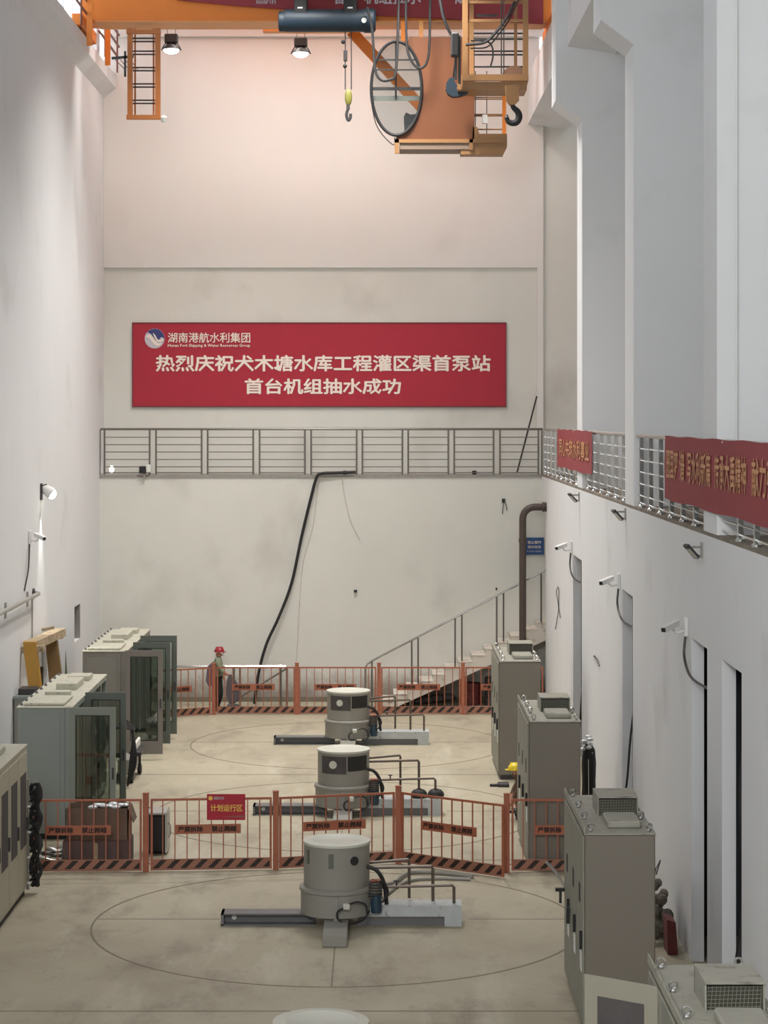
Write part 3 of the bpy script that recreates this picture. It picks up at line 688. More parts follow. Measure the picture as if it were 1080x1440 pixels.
# ================================================================ GENERATOR MOTORS ON THE PIT COVERS
def machine(loc, label, kind):
    t = thing('pump_motor', label, 'motor', (0, 0, 0), 'vertical pump motors in a row down the hall')
    MB().lathe((0, 0, 0), [(.50, .17), (.52, .18), (.52, .5)], 48).build('base_drum', 'machine_grey', t)
    MB().lathe((0, 0, 0), [(.525, .50), (.54, .51), (.54, .55), (.525, .56), (.485, .57)], 48).build('flange', 'machine_grey', t)
    MB().lathe((0, 0, 0), [(.475, .56), (.475, 1.19)], 48).build('drum', 'machine_grey', t)
    MB().lathe((0, 0, 0), [(.487, 1.17), (.487, 1.205), (.36, 1.215), (.355, 1.212)], 48).build('lid', 'machine_lid', t)
    if kind == 'open':
        MB().arc_panel((0, 0, 0), .468, -144, -83, .80, 1.12, .011).build('opening', 'dark_grey', t)  # panel toned to stand for the dim inside of the drum
        MB().arc_panel((0, 0, 0), .468, -80, -27, .85, 1.12, .011).build('opening', 'opening', t)  # dark panel in place of the unlit drum interior
        MB().arc_panel((0, 0, 0), .477, -82.4, -80.6, .80, 1.13, .012, 2).build('opening_rib', 'machine_grey', t)
        a = math.radians(-113); d = Vector((math.cos(a), math.sin(a), 0))
        MB().lathe(d*.475+Vector((0, -.01, .97)), [(.07, .03), (.07, -.02)], 20, 'y').build('fan_hub', 'machine_lid', t)
    else:
        MB().arc_panel((0, 0, 0), .47, -151, -144, .91, 1.11, .012, 3).build('louvre', 'louvre', t)
        MB().arc_panel((0, 0, 0), .47, -103, -94, .88, 1.09, .012, 3).build('louvre', 'louvre', t)
        a = math.radians(-57); d = Vector((math.cos(a), math.sin(a), 0))
        b = MB(); b.lathe((0, 0, 0), [(.065, 0), (.065, .03)], 24, 'z')
        q = Vector((0, 0, 1)).rotation_difference(d).to_matrix().to_4x4(); q.translation = d*.455+Vector((0, 0, .98))
        bmesh.ops.transform(b.bm, matrix=q, verts=b.bm.verts); b.build('port_hole', 'opening', t)  # dark disc in place of the unlit hole
    # leg towards the camera and away, left channel beam, right box beam
    MB().prism([(-.18, -1.42, 0), (-.18, -1.42, .15), (-.155, -.9, .18), (-.14, -.45, .22), (.16, -.45, .22), (.165, -.9, .18), (.18, -1.42, .15), (.18, -1.42, 0)][::1], (0, 0, .001)).bm.free()
    MB().box(-.17, .17, -1.42, 1.2, 0, .16, .01).build('foot_beam', 'machine_grey', t)
    MB().box(-.03, .03, -.56, -.48, .16, .48).build('gusset', 'machine_grey', t)
    lb_ = MB().box(-1.66, -.3, -.16, .16, .155, .175).box(-1.66, -.3, -.16, .16, 0, .02).box(-1.64, -.3, .0, .02, .02, .155).box(-1.66, -1.62, -.16, .16, 0, .175).build('channel_beam', 'beam_grey', t)
    MB().lathe((-1.48, -.005, .09), [(.035, -.01), (.035, .005)], 16, 'y').build('bolt_cap', 'tag_white', lb_)
    MB().box(.3, 1.55, -.2, .2, .14, .30).box(1.55, 1.8, -.2, .2, 0, .30).build('box_beam', 'beam_silver', t)
    MB().box(.3, 1.56, -.14, .16, 0, .14).build('lower_beam', 'beam_grey', t)
    # pipes
    hts = {'open': (1.03, .97, .66), 'near': (.86, .80, .56)}[kind if kind == 'open' else 'near']
    MB().tube([(.45, .35, hts[0]-.06), (1.04, .3, hts[0]), (1.05, .3, hts[0]-.03), (1.05, .3, .3)], .022, 8).build('oil_pipe', 'thin_pipe', t)
    MB().tube([(.45, .2, hts[1]-.04), (1.37, .1, hts[1]), (1.39, .1, hts[1]-.03), (1.39, .1, .3)], .024, 8).build('oil_pipe', 'thin_pipe', t)
    pp = MB().tube([(.55, -.05, hts[2]-.03), (1.66, -.05, hts[2]), (1.69, -.05, hts[2]-.03), (1.69, -.05, .3)], .022, 8).build('water_pipe', 'thin_pipe', t)
    MB().tube([(.86, -.05, hts[2]), (.86, -.05, hts[2]+.06)], .012, 6).tube([(.82, -.05, hts[2]+.06), (.90, -.05, hts[2]+.06)], .012, 6).build('valve_handle', 'dark_steel', pp)
    # valve and motor cluster at the right of the drum
    MB().lathe((.57, -.28, .22), [(.075, 0), (.085, .1), (.07, .24), (.085, .26)], 16).build('valve_body', 'motor_blue', t)
    fn = MB()
    for k in range(6): fn.lathe((.56, -.24, .42+k*.042), [(.10, 0), (.10, .024), (.07, .026), (.07, .042)], 16)
    fn.build('fin_stack', 'motor_fin', t)
    MB().ball((.53, -.30, .68), .05, 1, 1, .5).ball((.60, -.30, .685), .045, 1, 1, .5).build('copper_cap', 'copper', t)
    MB().tube([(.43, -.18, .86), (.58, -.2, .80), (.68, -.2, .62), (.72, -.2, .32)], .03, 8, sm=5).build('hose', 'rubber', t)
    MB().tube([(.62, -.3, .66), (.72, -.32, .60), (.70, -.33, .44), (.60, -.33, .34)], .014, 6, sm=5).tube([(.58, -.3, .68), (.68, -.35, .66), (.74, -.35, .52), (.66, -.35, .38)], .014, 6, sm=5).build('small_hose', 'rubber', t)
    MB().box(.10, .20, -.62, -.52, .33, .41, .01).build('terminal_box', 'machine_lid', t)
    MB().tube([(.12, -.6, .36), (.02, -.62, .3), (.04, -.62, .19), (.2, -.62, .14), (.38, -.5, .16), (.48, -.42, .28)], .014, 6, sm=6).build('cable', 'rubber', t)
    MB().tube([(.18, -.58, .40), (.3, -.52, .42), (.42, -.44, .36), (.44, -.42, .22)], .016, 6, sm=5).build('cable', 'dark_steel', t)
    t.location = (loc[0], loc[1], 0); return t
machine(MACH[1], 'grey-green pump motor with louvres and round black hole, in front of the near barrier', 'near')
machine(MACH[2], 'grey pump motor with two openings, just behind the near orange barrier', 'open')
machine(MACH[3], 'farthest grey pump motor with two openings, before the far barrier', 'open')
m0 = machine(MACH[0], 'nearest pump motor, only its round pale lid showing at the bottom edge', 'near')
# two black coils on the middle machine's beam
for i, x in enumerate((1.39, 1.70)):
    wx = MACH[2][0]+x
    t = thing('rubber_coil', ('left' if i == 0 else 'right')+' of two small black rubber coils on the middle motor beam', 'coil', (wx, 39.95, .3), 'black rubber coils on the middle motor beam')
    MB().lathe((wx, 39.95, .302), [(.11, 0), (.15, .02), (.155, .05), (.14, .10), (.10, .14), (.06, .15)], 24).build('rubber_ring', 'rubber', t)
    MB().lathe((wx, 39.95, .45), [(.05, 0), (.05, .012)], 16).build('hub', 'dark_steel', t)

# ================================================================ ORANGE BARRIERS
def panel_proto():
    t = thing('safety_barrier', 'x', 'barrier', (0, 0, 0), 'orange barrier panels with striped kick plates')
    L, hh = 1.95, 1.17
    MB().box(0, L, -.015, .015, hh-.035, hh).box(0, .035, -.015, .015, .02, hh-.035).box(L-.035, L, -.015, .015, .02, hh-.035).build('frame', 'hazard_orange', t)
    MB().box(.035, L-.035, -.012, .004, .02, .2).build('kick_plate', 'hazard_stripes', t)
    for k in range(1, 10): MB().box(L*k/10-.009, L*k/10+.009, -.008, .010, .2, hh-.035).build('bar', 'hazard_orange', t)
    pz = .60
    p = MB().box(.40, 1.45, -.024, -.010, pz, pz+.15).build('warning_plate', 'hazard_orange', t)
    text('严禁拆除', (.44, -.026, pz+.03), (1, 0, 0), (0, 0, 1), .40, .095, 'letter_black', p, bold=.03, t=.002)
    text('禁止跨越', (.98, -.026, pz+.03), (1, 0, 0), (0, 0, 1), .40, .095, 'letter_black', p, bold=.03, t=.002)
    return t
proto = panel_proto()
def post_proto():
    t = thing('barrier_post', 'x', 'post', (0, 0, 0), 'square orange posts of the barriers')
    MB().box(-.045, .045, -.045, .045, 0, 1.25, .006).build('shaft', 'hazard_orange', t)
    MB().box(-.05, .05, -.05, .05, 0, .012).build('foot_plate', 'hazard_orange', t)
    MB().box(-.05, .05, -.05, .05, 1.25, 1.27).build('cap', 'hazard_orange', t)
    for z in (1.02, .12): MB().box(.045, .07, -.01, .01, z, z+.02).build('clip', 'hazard_orange', t)
    return t
pproto = post_proto()
panels = [((-5.72, 34.78), (-3.80, 34.85), 'orange barrier panel in front of the cardboard boxes at left'),
          ((-3.66, 34.86), (-1.72, 35.02), 'orange barrier panel of the near row carrying the red sign'),
          ((-1.60, 35.02), (.27, 35.5), 'orange barrier panel right behind the louvred pump motor'),
          ((.38, 35.5), (1.99, 34.35), 'slanting orange barrier panel right of the louvred pump motor'),
          ((2.14, 34.85), (4.0, 34.85), 'orange barrier panel in front of the middle right cabinet'),
          ((-5.85, 52.35), (-4.12, 53.2), 'slanting far barrier panel just left of the standing worker'),
          ((-3.97, 53.3), (-2.05, 53.3), 'far barrier panel with the thick black hose behind it'),
          ((-1.95, 53.3), (-.05, 53.3), 'far barrier panel behind the farthest pump motor lid'),
          ((.07, 53.3), (2.02, 53.3), 'far barrier panel in front of the lower staircase'),
          ((2.14, 53.3), (4.05, 53.3), 'far barrier panel partly hidden by the farthest right cabinet')]
first = True
for (a, c, lb) in panels:
    dx, dy = c[0]-a[0], c[1]-a[1]; L = math.hypot(dx, dy); ang = math.atan2(dy, dx)
    if first: proto.location = (a[0], a[1], 0); proto.rotation_euler = (0, 0, ang); proto.scale = (L/1.95, 1, 1); proto['label'] = lb; first = False
    else: clone(proto, (a[0], a[1], 0), ang, lb, L/1.95)
posts = [(-3.735, 34.85, 'orange barrier post beside the black suitcase'), (-1.655, 35.03, 'orange barrier post left of the louvred pump motor lid'),
         (.325, 35.52, 'orange barrier post right behind the hoses of the louvred motor'), (2.06, 34.80, 'orange barrier post left of the middle right cabinet'),
         (-4.04, 53.25, 'orange barrier post in front of the standing worker'), (-2.0, 53.3, 'far orange barrier post right of the black hose'),
         (.017, 53.3, 'far orange barrier post at the foot of the stairs'), (2.08, 53.3, 'far orange barrier post under the stair flight')]
for i, (x, y, lb) in enumerate(posts):
    if i == 0: pproto.location = (x, y, 0); pproto['label'] = lb
    else: clone(pproto, (x, y, 0), 0, lb)
# red sign on the near barrier
Ys = 34.86
t = thing('hanging_sign', 'small red sign with gold characters hung on the near barrier', 'sign', P(318, 1153, Ys))
MB().box(X(291, Ys), X(345, Ys), Ys-.012, Ys, Z(1153, Ys), Z(1116.5, Ys)).build('board', 'red_banner', t)
wtxt('计划运行区', 296, 341, 1131, 1141, 'letter_yellow', t, .02, Yt=Ys-.013)
wtxt('湖南水利', 300.5, 315, 1120, 1124.5, 'logo_grey', t, .01, Yt=Ys-.013)
MB().lathe(P(296, 1122.5, Ys-.014), [(.035, 0), (.035, .004)], 20, 'y').build('emblem', 'letter_yellow', t)
MB().prism([P(313, 1148.5, Ys-.013), P(343, 1146.5, Ys-.013), P(343, 1149.5, Ys-.013)], (0, -.002, 0)).build('swoosh', 'copper', t)

# ================================================================ RIGHT HAND CABINETS
def right_cabinet(y0, y1, label):
    """x 2.42..3.27, height 2.39; built with y from 0 (near) to L"""
    L = y1-y0
    t = thing('control_cabinet', label, 'cabinet', (0, 0, 0), 'grey control cabinets along the right wall')
    xa, xb, h = 2.44, 3.27, 2.37
    MB().box(xa+.02, xb-.02, .02, L-.02, 0, .09).build('plinth', 'dark_steel', t)
    MB().box(xa, xb, 0, L, .09, h, .012).build('body', 'cab_dark', t)
    MB().box(xa-.01, xb+.01, -.01, L+.01, h, h+.02, .004).build('roof_sheet', 'cab_top', t)
    nd = 3
    for k in range(nd):
        ya, yb = .03+(L-.04)*k/nd, .03+(L-.04)*(k+1)/nd-.02
        d = MB().box(xa-.025, xa-.002, ya, yb, .12, h-.02, .006).build('door', 'cab_front', t)
        MB().box(xa-.06, xa-.025, ya+.05, ya+.08, 1.0, 1.22, .006).build('handle', 'black', d)
        MB().box(xa-.03, xa-.025, ya+.12, ya+.32, .72, .95).build('label_plate', 'tag_white', d)
        MB().box(xa-.03, xa-.025, ya+.30, ya+.46, 1.5, 1.72).build('meter', 'gasket', d)
    # upstand plate along the door side
    MB().box(xa-.015, xa+.0, -.02, L+.1, h+.02, h+.10).build('edge_strip', 'cab_top', t)
    for k in range(4):
        for xx in (xa+.08, xb-.06):
            y = .12+(L-.24)*k/3
            b = MB(); b.lathe((xx, y, h+.02), [(.022, 0), (.03, .015), (.018, .03)], 10)
            b.tube([(xx+.032*math.cos(a_*math.pi/6), y, h+.08+.032*math.sin(a_*math.pi/6)) for a_ in range(13)], .011, 6, cap=False)
            b.build('lifting_eye', 'chrome', t)
    # ventilation hoods: tall hood with mesh, flat lid in front
    f = L/2.7
    y = 1.15*f
    v = MB().box(2.70, 3.20, y, y+.62, h+.24, h+.26, .003).box(2.70, 2.715, y+.01, y+.61, h+.02, h+.24).box(3.185, 3.20, y+.01, y+.61, h+.02, h+.24).box(2.70, 3.20, y+.59, y+.61, h+.02, h+.24).build('fan_hood', 'cab_top', t)
    g = MB().box(2.72, 3.18, y+.05, y+.055, h+.02, h+.22).build('mesh_screen', 'mesh_dark', v)
    wv = MB()
    for k in range(14):
        wv.bar((2.72+.034*k, y+.045, h+.02), (2.72+.034*k+.018, y+.045, h+.24), .004, .004)
        if k < 6: wv.bar((2.72, y+.045, h+.04+.033*k), (3.18, y+.045, h+.05+.033*k), .004, .004)
    o = wv.build('mesh_wire', 'cab_front', v); o['kind'] = 'stuff'
    MB().box(2.74, 3.14, .3*f, .95*f, h+.02, h+.11, .02).build('vent_lid', 'cab_top', t)
    t.location = (0, y0, 0); return t
right_cabinet(43.7, 46.4, 'farthest grey control cabinet at right, below the brown pipe')
right_cabinet(35.05, 37.7, 'middle grey control cabinet at right, crossed by the orange barrier')
R3 = right_cabinet(25.6, 28.2, 'large grey control cabinet at right in front of the barrier')
R4 = right_cabinet(16.8, 19.45, 'nearest control cabinet with mesh hood at the bottom right corner')
# opened door swinging from the nearest cabinet
dr = MB()
p0, p1 = Vector((2.415, 18.77, 0)), Vector((1.826, 19.2, 0)); dd = (p1-p0).normalized(); wd = (p1-p0).length
def dpt(s, z): return (p0+dd*s)+Vector((0, 0, z))
for s0, s1, z0, z1 in ((0, .13, .15, 2.37), (wd-.13, wd, .15, 2.37), (.13, wd-.13, 2.2, 2.37), (.13, wd-.13, .15, .5)):
    dr.prism([dpt(s0, z0), dpt(s1, z0), dpt(s1, z1), dpt(s0, z1)], (0, .03, 0))
WL[R4.name] = Vector((0, 16.8, 0))
od = dr.build('open_door', 'door_pale', R4, flat=True)
MB().prism([dpt(.13, .5), dpt(wd-.13, .5), dpt(wd-.13, 2.2), dpt(.13, 2.2)], (0, .012, 0)).build('door_glass', 'dark_grey', od, flat=True)

# ================================================================ LEFT HAND CABINETS
def left_bank(y0, y1, xw, xf, h, body, label, doors, name='relay_cabinet'):
    t = thing(name, label, 'cabinet', ((xw+xf)/2, y0, 0), 'glass-door cabinets along the left wall')
    nu = 6; L = (y1-y0)
    MB().box(xw+.03, xf-.03, y0+.03, y1-.03, 0, .1).build('plinth', 'gasket', t)
    MB().box(xw, xf-.12, y0, y1, .1, h, .01).build('body', body, t)
    MB().box(xf-.12, xf, y0, y0+.04, .1, h).box(xf-.12, xf, y1-.04, y1, .1, h).box(xf-.12, xf, y0+.04, y1-.04, h-.08, h).box(xf-.12, xf, y0+.04, y1-.04, .1, .2).build('front_frame', body, t)
    MB().box(xw+.08, xf-.2, y0-.008, y0, .25, h-.12, .003).build('side_panel', body, t)
    MB().box(xw-.02, xf+.01, y0-.02, y1+.01, h, h+.025, .004).build('roof_sheet', 'cab_topw', t)
    MB().box(xf-.14, xf-.12, y0+.04, y1-.04, .2, h-.08).build('inner_panel', 'gasket', t)
    for k in range(1, nu):
        y = y0+L*k/nu; MB().box(xf-.12, xf, y-.03, y+.03, .2, h-.08).build('stile', 'door_trim', t)
    for k in range(9):
        y = y0+.2+k*(L-.4)/8
        MB().lathe((xw+.04, y, h+.025), [(.025, 0), (.03, .02), (.012, .05)], 8).build('lifting_eye', 'beam_grey', t)
    # roof hoods
    w_ = xf-xw
    MB().box(xw+.10*w_, xf-.16*w_, y0+.12, y0+1.2, h+.03, h+.075, .01).build('roof_hood', 'cab_topw', t)
    MB().box(xw+.28*w_, xf-.25*w_, y0+1.35, y0+1.6, h+.025, h+.12, .01).build('roof_hood', 'cab_topw', t)
    MB().box(xw+.35*w_, xf-.25*w_, y0+2.3, y0+3.3, h+.025, h+.15, .01).build('roof_hood', 'cab_topw', t)
    MB().box(xw+.35*w_, xf-.2*w_, y0+3.7, y0+4.2, h+.025, h+.12, .01).build('roof_hood', 'cab_topw', t)
    for i, (yd, wd, m, zb, zt) in enumerate(doors):
        a, c = xf, xf+wd
        d = MB().box(a, a+.11, yd, yd+.03, zb, zt).box(c-.10, c, yd, yd+.03, zb, zt).box(a+.11, c-.10, yd, yd+.03, zt-.13, zt).box(a+.11, c-.10, yd, yd+.03, zb, zb+.28).build('glass_door', m, t, flat=True)
        MB().box(a+.11, a+.125, yd-.004, yd+.01, zb+.28, zt-.13).box(c-.115, c-.10, yd-.004, yd+.01, zb+.28, zt-.13).box(a+.11, c-.10, yd-.004, yd+.01, zt-.145, zt-.13).box(a+.11, c-.10, yd-.004, yd+.01, zb+.28, zb+.295).build('gasket_line', 'gasket', d, flat=True)
        MB().box(a+.11, c-.10, yd+.012, yd+.018, zb+.28, zt-.13).build('pane', 'glass', d, flat=True)
        MB().box(a+.22, a+.25, yd+.02, yd+.05, zb+.1, zt-.1).build('inner_rail', 'gasket', d, flat=True)
        MB().box(c-.06, c-.03, yd-.03, yd, 1.1, 1.3).build('handle', 'dark_steel', d)
    return t
left_bank(46.5, 51.3, -6.34, -5.40, 2.27, 'cab_warm', 'farther pale cabinet row at left with three opened glass doors', [(46.25, .80, 'door_warm', .12, 2.33), (47.75, .82, 'door_greenish', .12, 2.35), (49.2, .83, 'door_greenish', .12, 2.35)])
left_bank(37.5, 42.3, -6.24, -5.30, 2.27, 'cab_blue', 'middle blue-grey cabinet row at left with opened glass doors', [(37.15, .80, 'door_trim', .12, 2.33), (39.2, .74, 'door_greenish', .12, 2.33)])
t = left_bank(28.3, 33.25, -6.35, -5.39, 2.27, 'cab_beige', 'nearest cabinet row cut by the left picture edge', [])
for k in range(6):
    ya = 28.35+k*.81; 
    d = MB().box(-5.39, -5.37, ya, ya+.77, .14, 2.2, .005).build('door', 'cab_beige', t)
    MB().box(-5.369, -5.362, ya+.14, ya+.64, .8, 1.9).build('glass_panel', 'dark_grey', d)
    MB().box(-5.37, -5.34, ya+.68, ya+.71, 1.0, 1.2).build('handle', 'dark_steel', d)
# black terminal strip hanging on the end of that cabinet row
t = thing('cable_rack', 'black ribbed cable rack at the end of the nearest left cabinet row', 'cable', (-5.3, 33.35, .2))
MB().box(-5.40, -5.36, 33.28, 33.34, .05, 1.75).build('rack_rail', 'machine_grey', t)
for k in range(6):
    b = MB(); b.tube([(-5.31+.05*(k % 3)+.03*math.sin(i*1.7+k*2), 33.30+.02*(k % 2)+.02*math.cos(i*1.3+k), .1+i*.105) for i in range(16)], .028+.004*(k % 2), 6, sm=3); b.build('cable', 'rubber', t)
for k in range(14):
    b = MB(); z = .2+k*.11; b.tube([(-5.34, 33.26, z), (-5.24+.02*math.sin(k*5), 33.22, z+.06), (-5.22, 33.24, z-.05), (-5.32, 33.28, z-.08)], .022, 6, sm=3); b.build('cable_loop', 'black', t)
for k in range(12):
    z = .15+k*.13; MB().box(-5.39+.05*(k % 3), -5.33+.05*(k % 3), 33.24, 33.26, z, z+.03).build('terminal_clip', 'tag_white' if k % 3 == 0 else 'black', t)
# dark cable bunch hanging out of the middle row
t = thing('cable_bundle', 'dark cable bunch sticking out beside the middle row of glass doors', 'cable', (-4.5, 43.4, 0))
b = MB()
for k in range(7): b.tube([(-5.3, 42.2, 1.0+.05*k), (-5.0+.03*k, 42.6, 1.35-.03*k), (-4.85, 42.8+.02*k, 1.1), (-4.9+.02*k, 42.8, .5), (-4.95, 42.8, .02)], .018, 6, sm=5)
b.build('cables', 'rubber', t)

# ================================================================ YELLOW FRAME AND CLUTTER ON THE LEFT
t = thing('lifting_frame', 'yellow steel frame with dusty wooden crossbeam leaning against the left wall', 'frame', (-6.8, 44.2, 0))
MB().prism([P(32, 903, 43.4), P(50, 903, 43.4), P(62, 1010, 43.2), P(45, 1010, 43.2)], (0, .2, 0)).build('leg', 'yellow', t, flat=True)
MB().box(X(45, 43.3), X(62, 43.3), 43.2, 43.4, 0, Z(1008, 43.3)).build('leg_foot', 'yellow', t)
MB().prism([P(63, 896, 46.2), P(79, 896, 46.2), P(90, 990, 46), P(72, 990, 46)], (0, .2, 0)).build('leg', 'ochre', t, flat=True)
MB().box(X(72, 46.1), X(90, 46.1), 46.0, 46.2, 0, Z(988, 46.1)).build('leg_foot', 'ochre', t)
MB().bar(P(42, 908, 43.75), P(84, 889, 46.9), .26, .17).build('crossbeam', 'dusty_wood', t)
MB().bar(P(24, 915, 43.5), P(62, 912, 43.5), .14, .12).build('cross_block', 'dusty_wood', t)
MB().bar(P(74, 893, 46.6), P(88, 891, 46.6), .2, .2).build('cross_block', 'dusty_wood', t)
MB().bar(P(59, 885.5, 45.2), P(76, 882.5, 45.2), .1, .06).build('loose_slat', 'dusty_wood', t)
t = thing('storage_box', 'low grey-green metal box behind the middle left cabinet row', 'box', (-6.85, 42.5, 0))
MB().box(X(25.5, 43), X(52, 43), 42.5, 43.1, 0, Z(978, 43), .01).build('body', 'machine_grey', t)
MB().box(X(25.2, 43), X(53, 43), 42.46, 43.12, Z(978, 43), Z(974, 43)).build('lid', 'cab_blue', t)
MB().box(X(30, 43), X(54, 43), 42.6, 43.05, Z(974, 43), Z(965, 43), .01).build('tray', 'dark_steel', t)
t = tag(MB().prism([Vector((X(89, 47), 47, 0)), P(92, 915, 47), Vector((X(101, 47), 47, 0))], (0, .05, 0)).build('triangular_board', 'green_tint', flat=True), 'narrow grey-green pointed board leaning between the left cabinet rows', 'board')
t = tag(MB().box(X(56, 45.5), X(60, 45.5), 45.5, 45.6, 0, Z(938, 45.5)).build('grey_panel', 'dark_steel'), 'thin grey panel standing between the two yellow legs', 'panel')

# cardboard boxes, suitcase, cables behind the near fence
t = thing('cardboard_box', 'upper open cardboard box with crumpled white packing behind the left barrier', 'box', (-4.6, 35.4, .53), 'stacked cardboard boxes behind the barrier')
Yx = 35.3
MB().box(X(92, Yx), X(180, Yx), Yx, Yx+.55, .42, .44).box(X(92, Yx), X(180, Yx), Yx, Yx+.012, .44, .93).box(X(92, Yx), X(180, Yx), Yx+.54, Yx+.55, .44, .93).box(X(92, Yx), X(92, Yx)+.012, Yx, Yx+.55, .44, .93).box(X(180, Yx)-.012, X(180, Yx), Yx, Yx+.55, .44, .93).build('walls', 'cardboard', t, flat=True)
MB().prism([(X(180, Yx), Yx, .93), (X(187, Yx), Yx, .70), (X(187, Yx), Yx+.5, .70), (X(180, Yx), Yx+.5, .93)], (.01, 0, .004)).build('flap', 'cardboard', t, flat=True)
b = MB()
for k in range(9): b.ball((X(128+k*5.4, Yx), Yx+.2+.1*(k % 3), .92+.02*(k % 2)), .07, 1.2, 1, .5, 8, 5)
b.build('packing', 'plastic_wrap', t)
t = thing('cardboard_box', 'lower dark cardboard box standing on the floor behind the left barrier', 'box', (-4.6, 35.4, 0), 'stacked cardboard boxes behind the barrier')
MB().box(X(88, Yx), X(182, Yx), Yx, Yx+.6, 0, .40, .006).build('carton', 'cardboard_low', t)
MB().box(X(92, Yx), X(181, Yx), Yx-.002, Yx+.58, .40, .412).build('lid', 'cardboard', t)
MB().box(X(135, Yx)-.03, X(135, Yx)+.03, Yx-.003, Yx+.0, .05, .38).build('tape', 'dusty_wood', t)
t = thing('suitcase', 'black hard case with pale rim behind the barrier post', 'case', (X(221, 36.2), 36.2, 0))
Yx = 36.2
MB().box(X(205, Yx), X(233, Yx), Yx, Yx+.5, .03, .66, .03).build('shell', 'black', t)
MB().box(X(204, Yx), X(234.5, Yx), Yx-.01, Yx+.5, .66, .71, .012).box(X(204, Yx)-.01, X(206, Yx), Yx+.0, Yx+.5, .03, .66).box(X(232, Yx), X(235, Yx), Yx+.0, Yx+.5, .03, .66).build('rim', 'steel', t)
for u in (207, 231): MB().lathe((X(u, Yx), Yx+.1, .03), [(.03, -.02), (.03, .02)], 10, 'x').build('wheel', 'rubber', t)
MB().tube([(X(235, Yx), Yx+.2, .5), (X(238, Yx), Yx+.2, .45), (X(238, Yx), Yx+.2, .3), (X(235, Yx), Yx+.2, .25)], .012, 6).build('handle', 'steel', t)
t = thing('hose_coil', 'tangled grey hoses on the floor left of the cardboard boxes', 'hose', (-5.2, 35.4, 0))
for k in range(4):
    c = Vector((-5.38+.03*k, 35.25+.08*k, .06+.06*k)); r = .24-.03*k
    MB().tube([c+Vector((r*math.cos(a*.5), .6*r*math.sin(a*.5), .03*math.sin(a))) for a in range(13)], .025, 6).build('hose_loop', 'steel' if k % 2 else 'dark_grey', t)
# small trolley and black wheel between the rows
t = thing('tool_trolley', 'small grey tool cart beside the middle row of glass doors', 'cart', (-4.6, 43.9, 0))
Yx = 43.2
MB().box(X(165, Yx), X(188, Yx), Yx, Yx+.8, .18, .50, .03).build('body', 'machine_grey', t)
MB().box(X(176, Yx), X(194, Yx), Yx+.6, Yx+1.5, .45, .55, .02).build('tray', 'dark_steel', t)
MB().box(X(182, Yx), X(186, Yx), Yx+.62, Yx+1.5, .55, .72, .02).build('back_plate', 'tag_white', t)
for u in (166, 184): MB().lathe((X(u, Yx), Yx+.1, .11), [(.08, -.04), (.11, -.03), (.11, .03), (.08, .04)], 16, 'x').build('wheel', 'rubber', t)
MB().lathe((X(187, Yx), Yx+1.2, .11), [(.08, -.04), (.11, -.03), (.11, .03), (.08, .04)], 16, 'x').tube([(X(187, Yx), Yx+1.2, .1), (X(187, Yx), Yx+1.2, .5)], .03, 6).build('wheel', 'rubber', t)

# ================================================================ LEFT WALL FITTINGS
t = thing('wall_spotlight', 'bright spotlight on the left wall shining down the plaster', 'lamp', (XL, 46, 5.7))
MB().box(XL, XL+.03, 45.9, 46.1, 5.55, 5.9).build('wall_plate', 'dark_steel', t)
MB().tube([(XL+.02, 46, 5.85), (XL+.12, 46, 5.88), (XL+.14, 46, 5.78)], .015, 6).build('bracket', 'dark_steel', t)
b = MB(); b.lathe((0, 0, 0), [(.06, -.12), (.1, -.08), (.13, .08), (.12, .1)], 20)
q = Matrix.Rotation(math.radians(125), 4, 'Y'); q.translation = Vector((XL+.16, 46, 5.74)); bmesh.ops.transform(b.bm, matrix=q, verts=b.bm.verts); b.build('housing', 'white_plastic', t)
MB().ball((XL+.23, 46, 5.68), .10, 1, 1, 1.1).build('lens', 'spot_glow', t)
sp = bpy.data.lights.new('wall_spotlight_beam', 'SPOT'); sp.energy = 220; sp.spot_size = math.radians(50); sp.spot_blend = .8; sp.shadow_soft_size = .05; sp.color = (1, 1, .92)
so = bpy.data.objects.new('wall_spotlight_beam', sp); so.location = (XL+.16, 46, 5.55); so.rotation_euler = (0, math.radians(-4), 0); COL.objects.link(so)

def cctv(name, base, direction, label, dark=False, cable=None, group=None):
    bx, by, bz = base; s = direction
    m = 'dark_steel' if dark else 'white_plastic'
    t = thing(name, label, 'camera', base, group)
    x0, x1 = (bx-.05, bx) if s < 0 else (bx, bx+.05)
    MB().box(x0, x1, by-.07, by+.07, bz-.13, bz+.13, .008).build('junction_box', m, t)
    MB().tube([(bx+s*.05, by, bz-.06), (bx+s*.16, by-.02, bz-.08), (bx+s*.22, by-.05, bz-.01)], .016, 8, sm=4).build('arm', m, t)
    a = Vector((bx+s*.14, by+.04, bz+.04)); e = Vector((bx+s*.36, by-.26, bz-.02))
    d = (e-a).normalized()
    MB().bar(a, e, .075, .07).build('camera_body', m, t)
    MB().bar(a+Vector((0, 0, .042))-d*.02, e+Vector((0, 0, .042))+d*.04, .09, .01).build('sun_shield', m, t)
    MB().bar(e, e+d*.012, .06, .055).build('lens', 'black', t)
    if cable:
        MB().tube(cable, .018, 6, sm=5).build('cable', 'dark_steel', t)
    return t
G1 = 'white cameras above the right doorways'
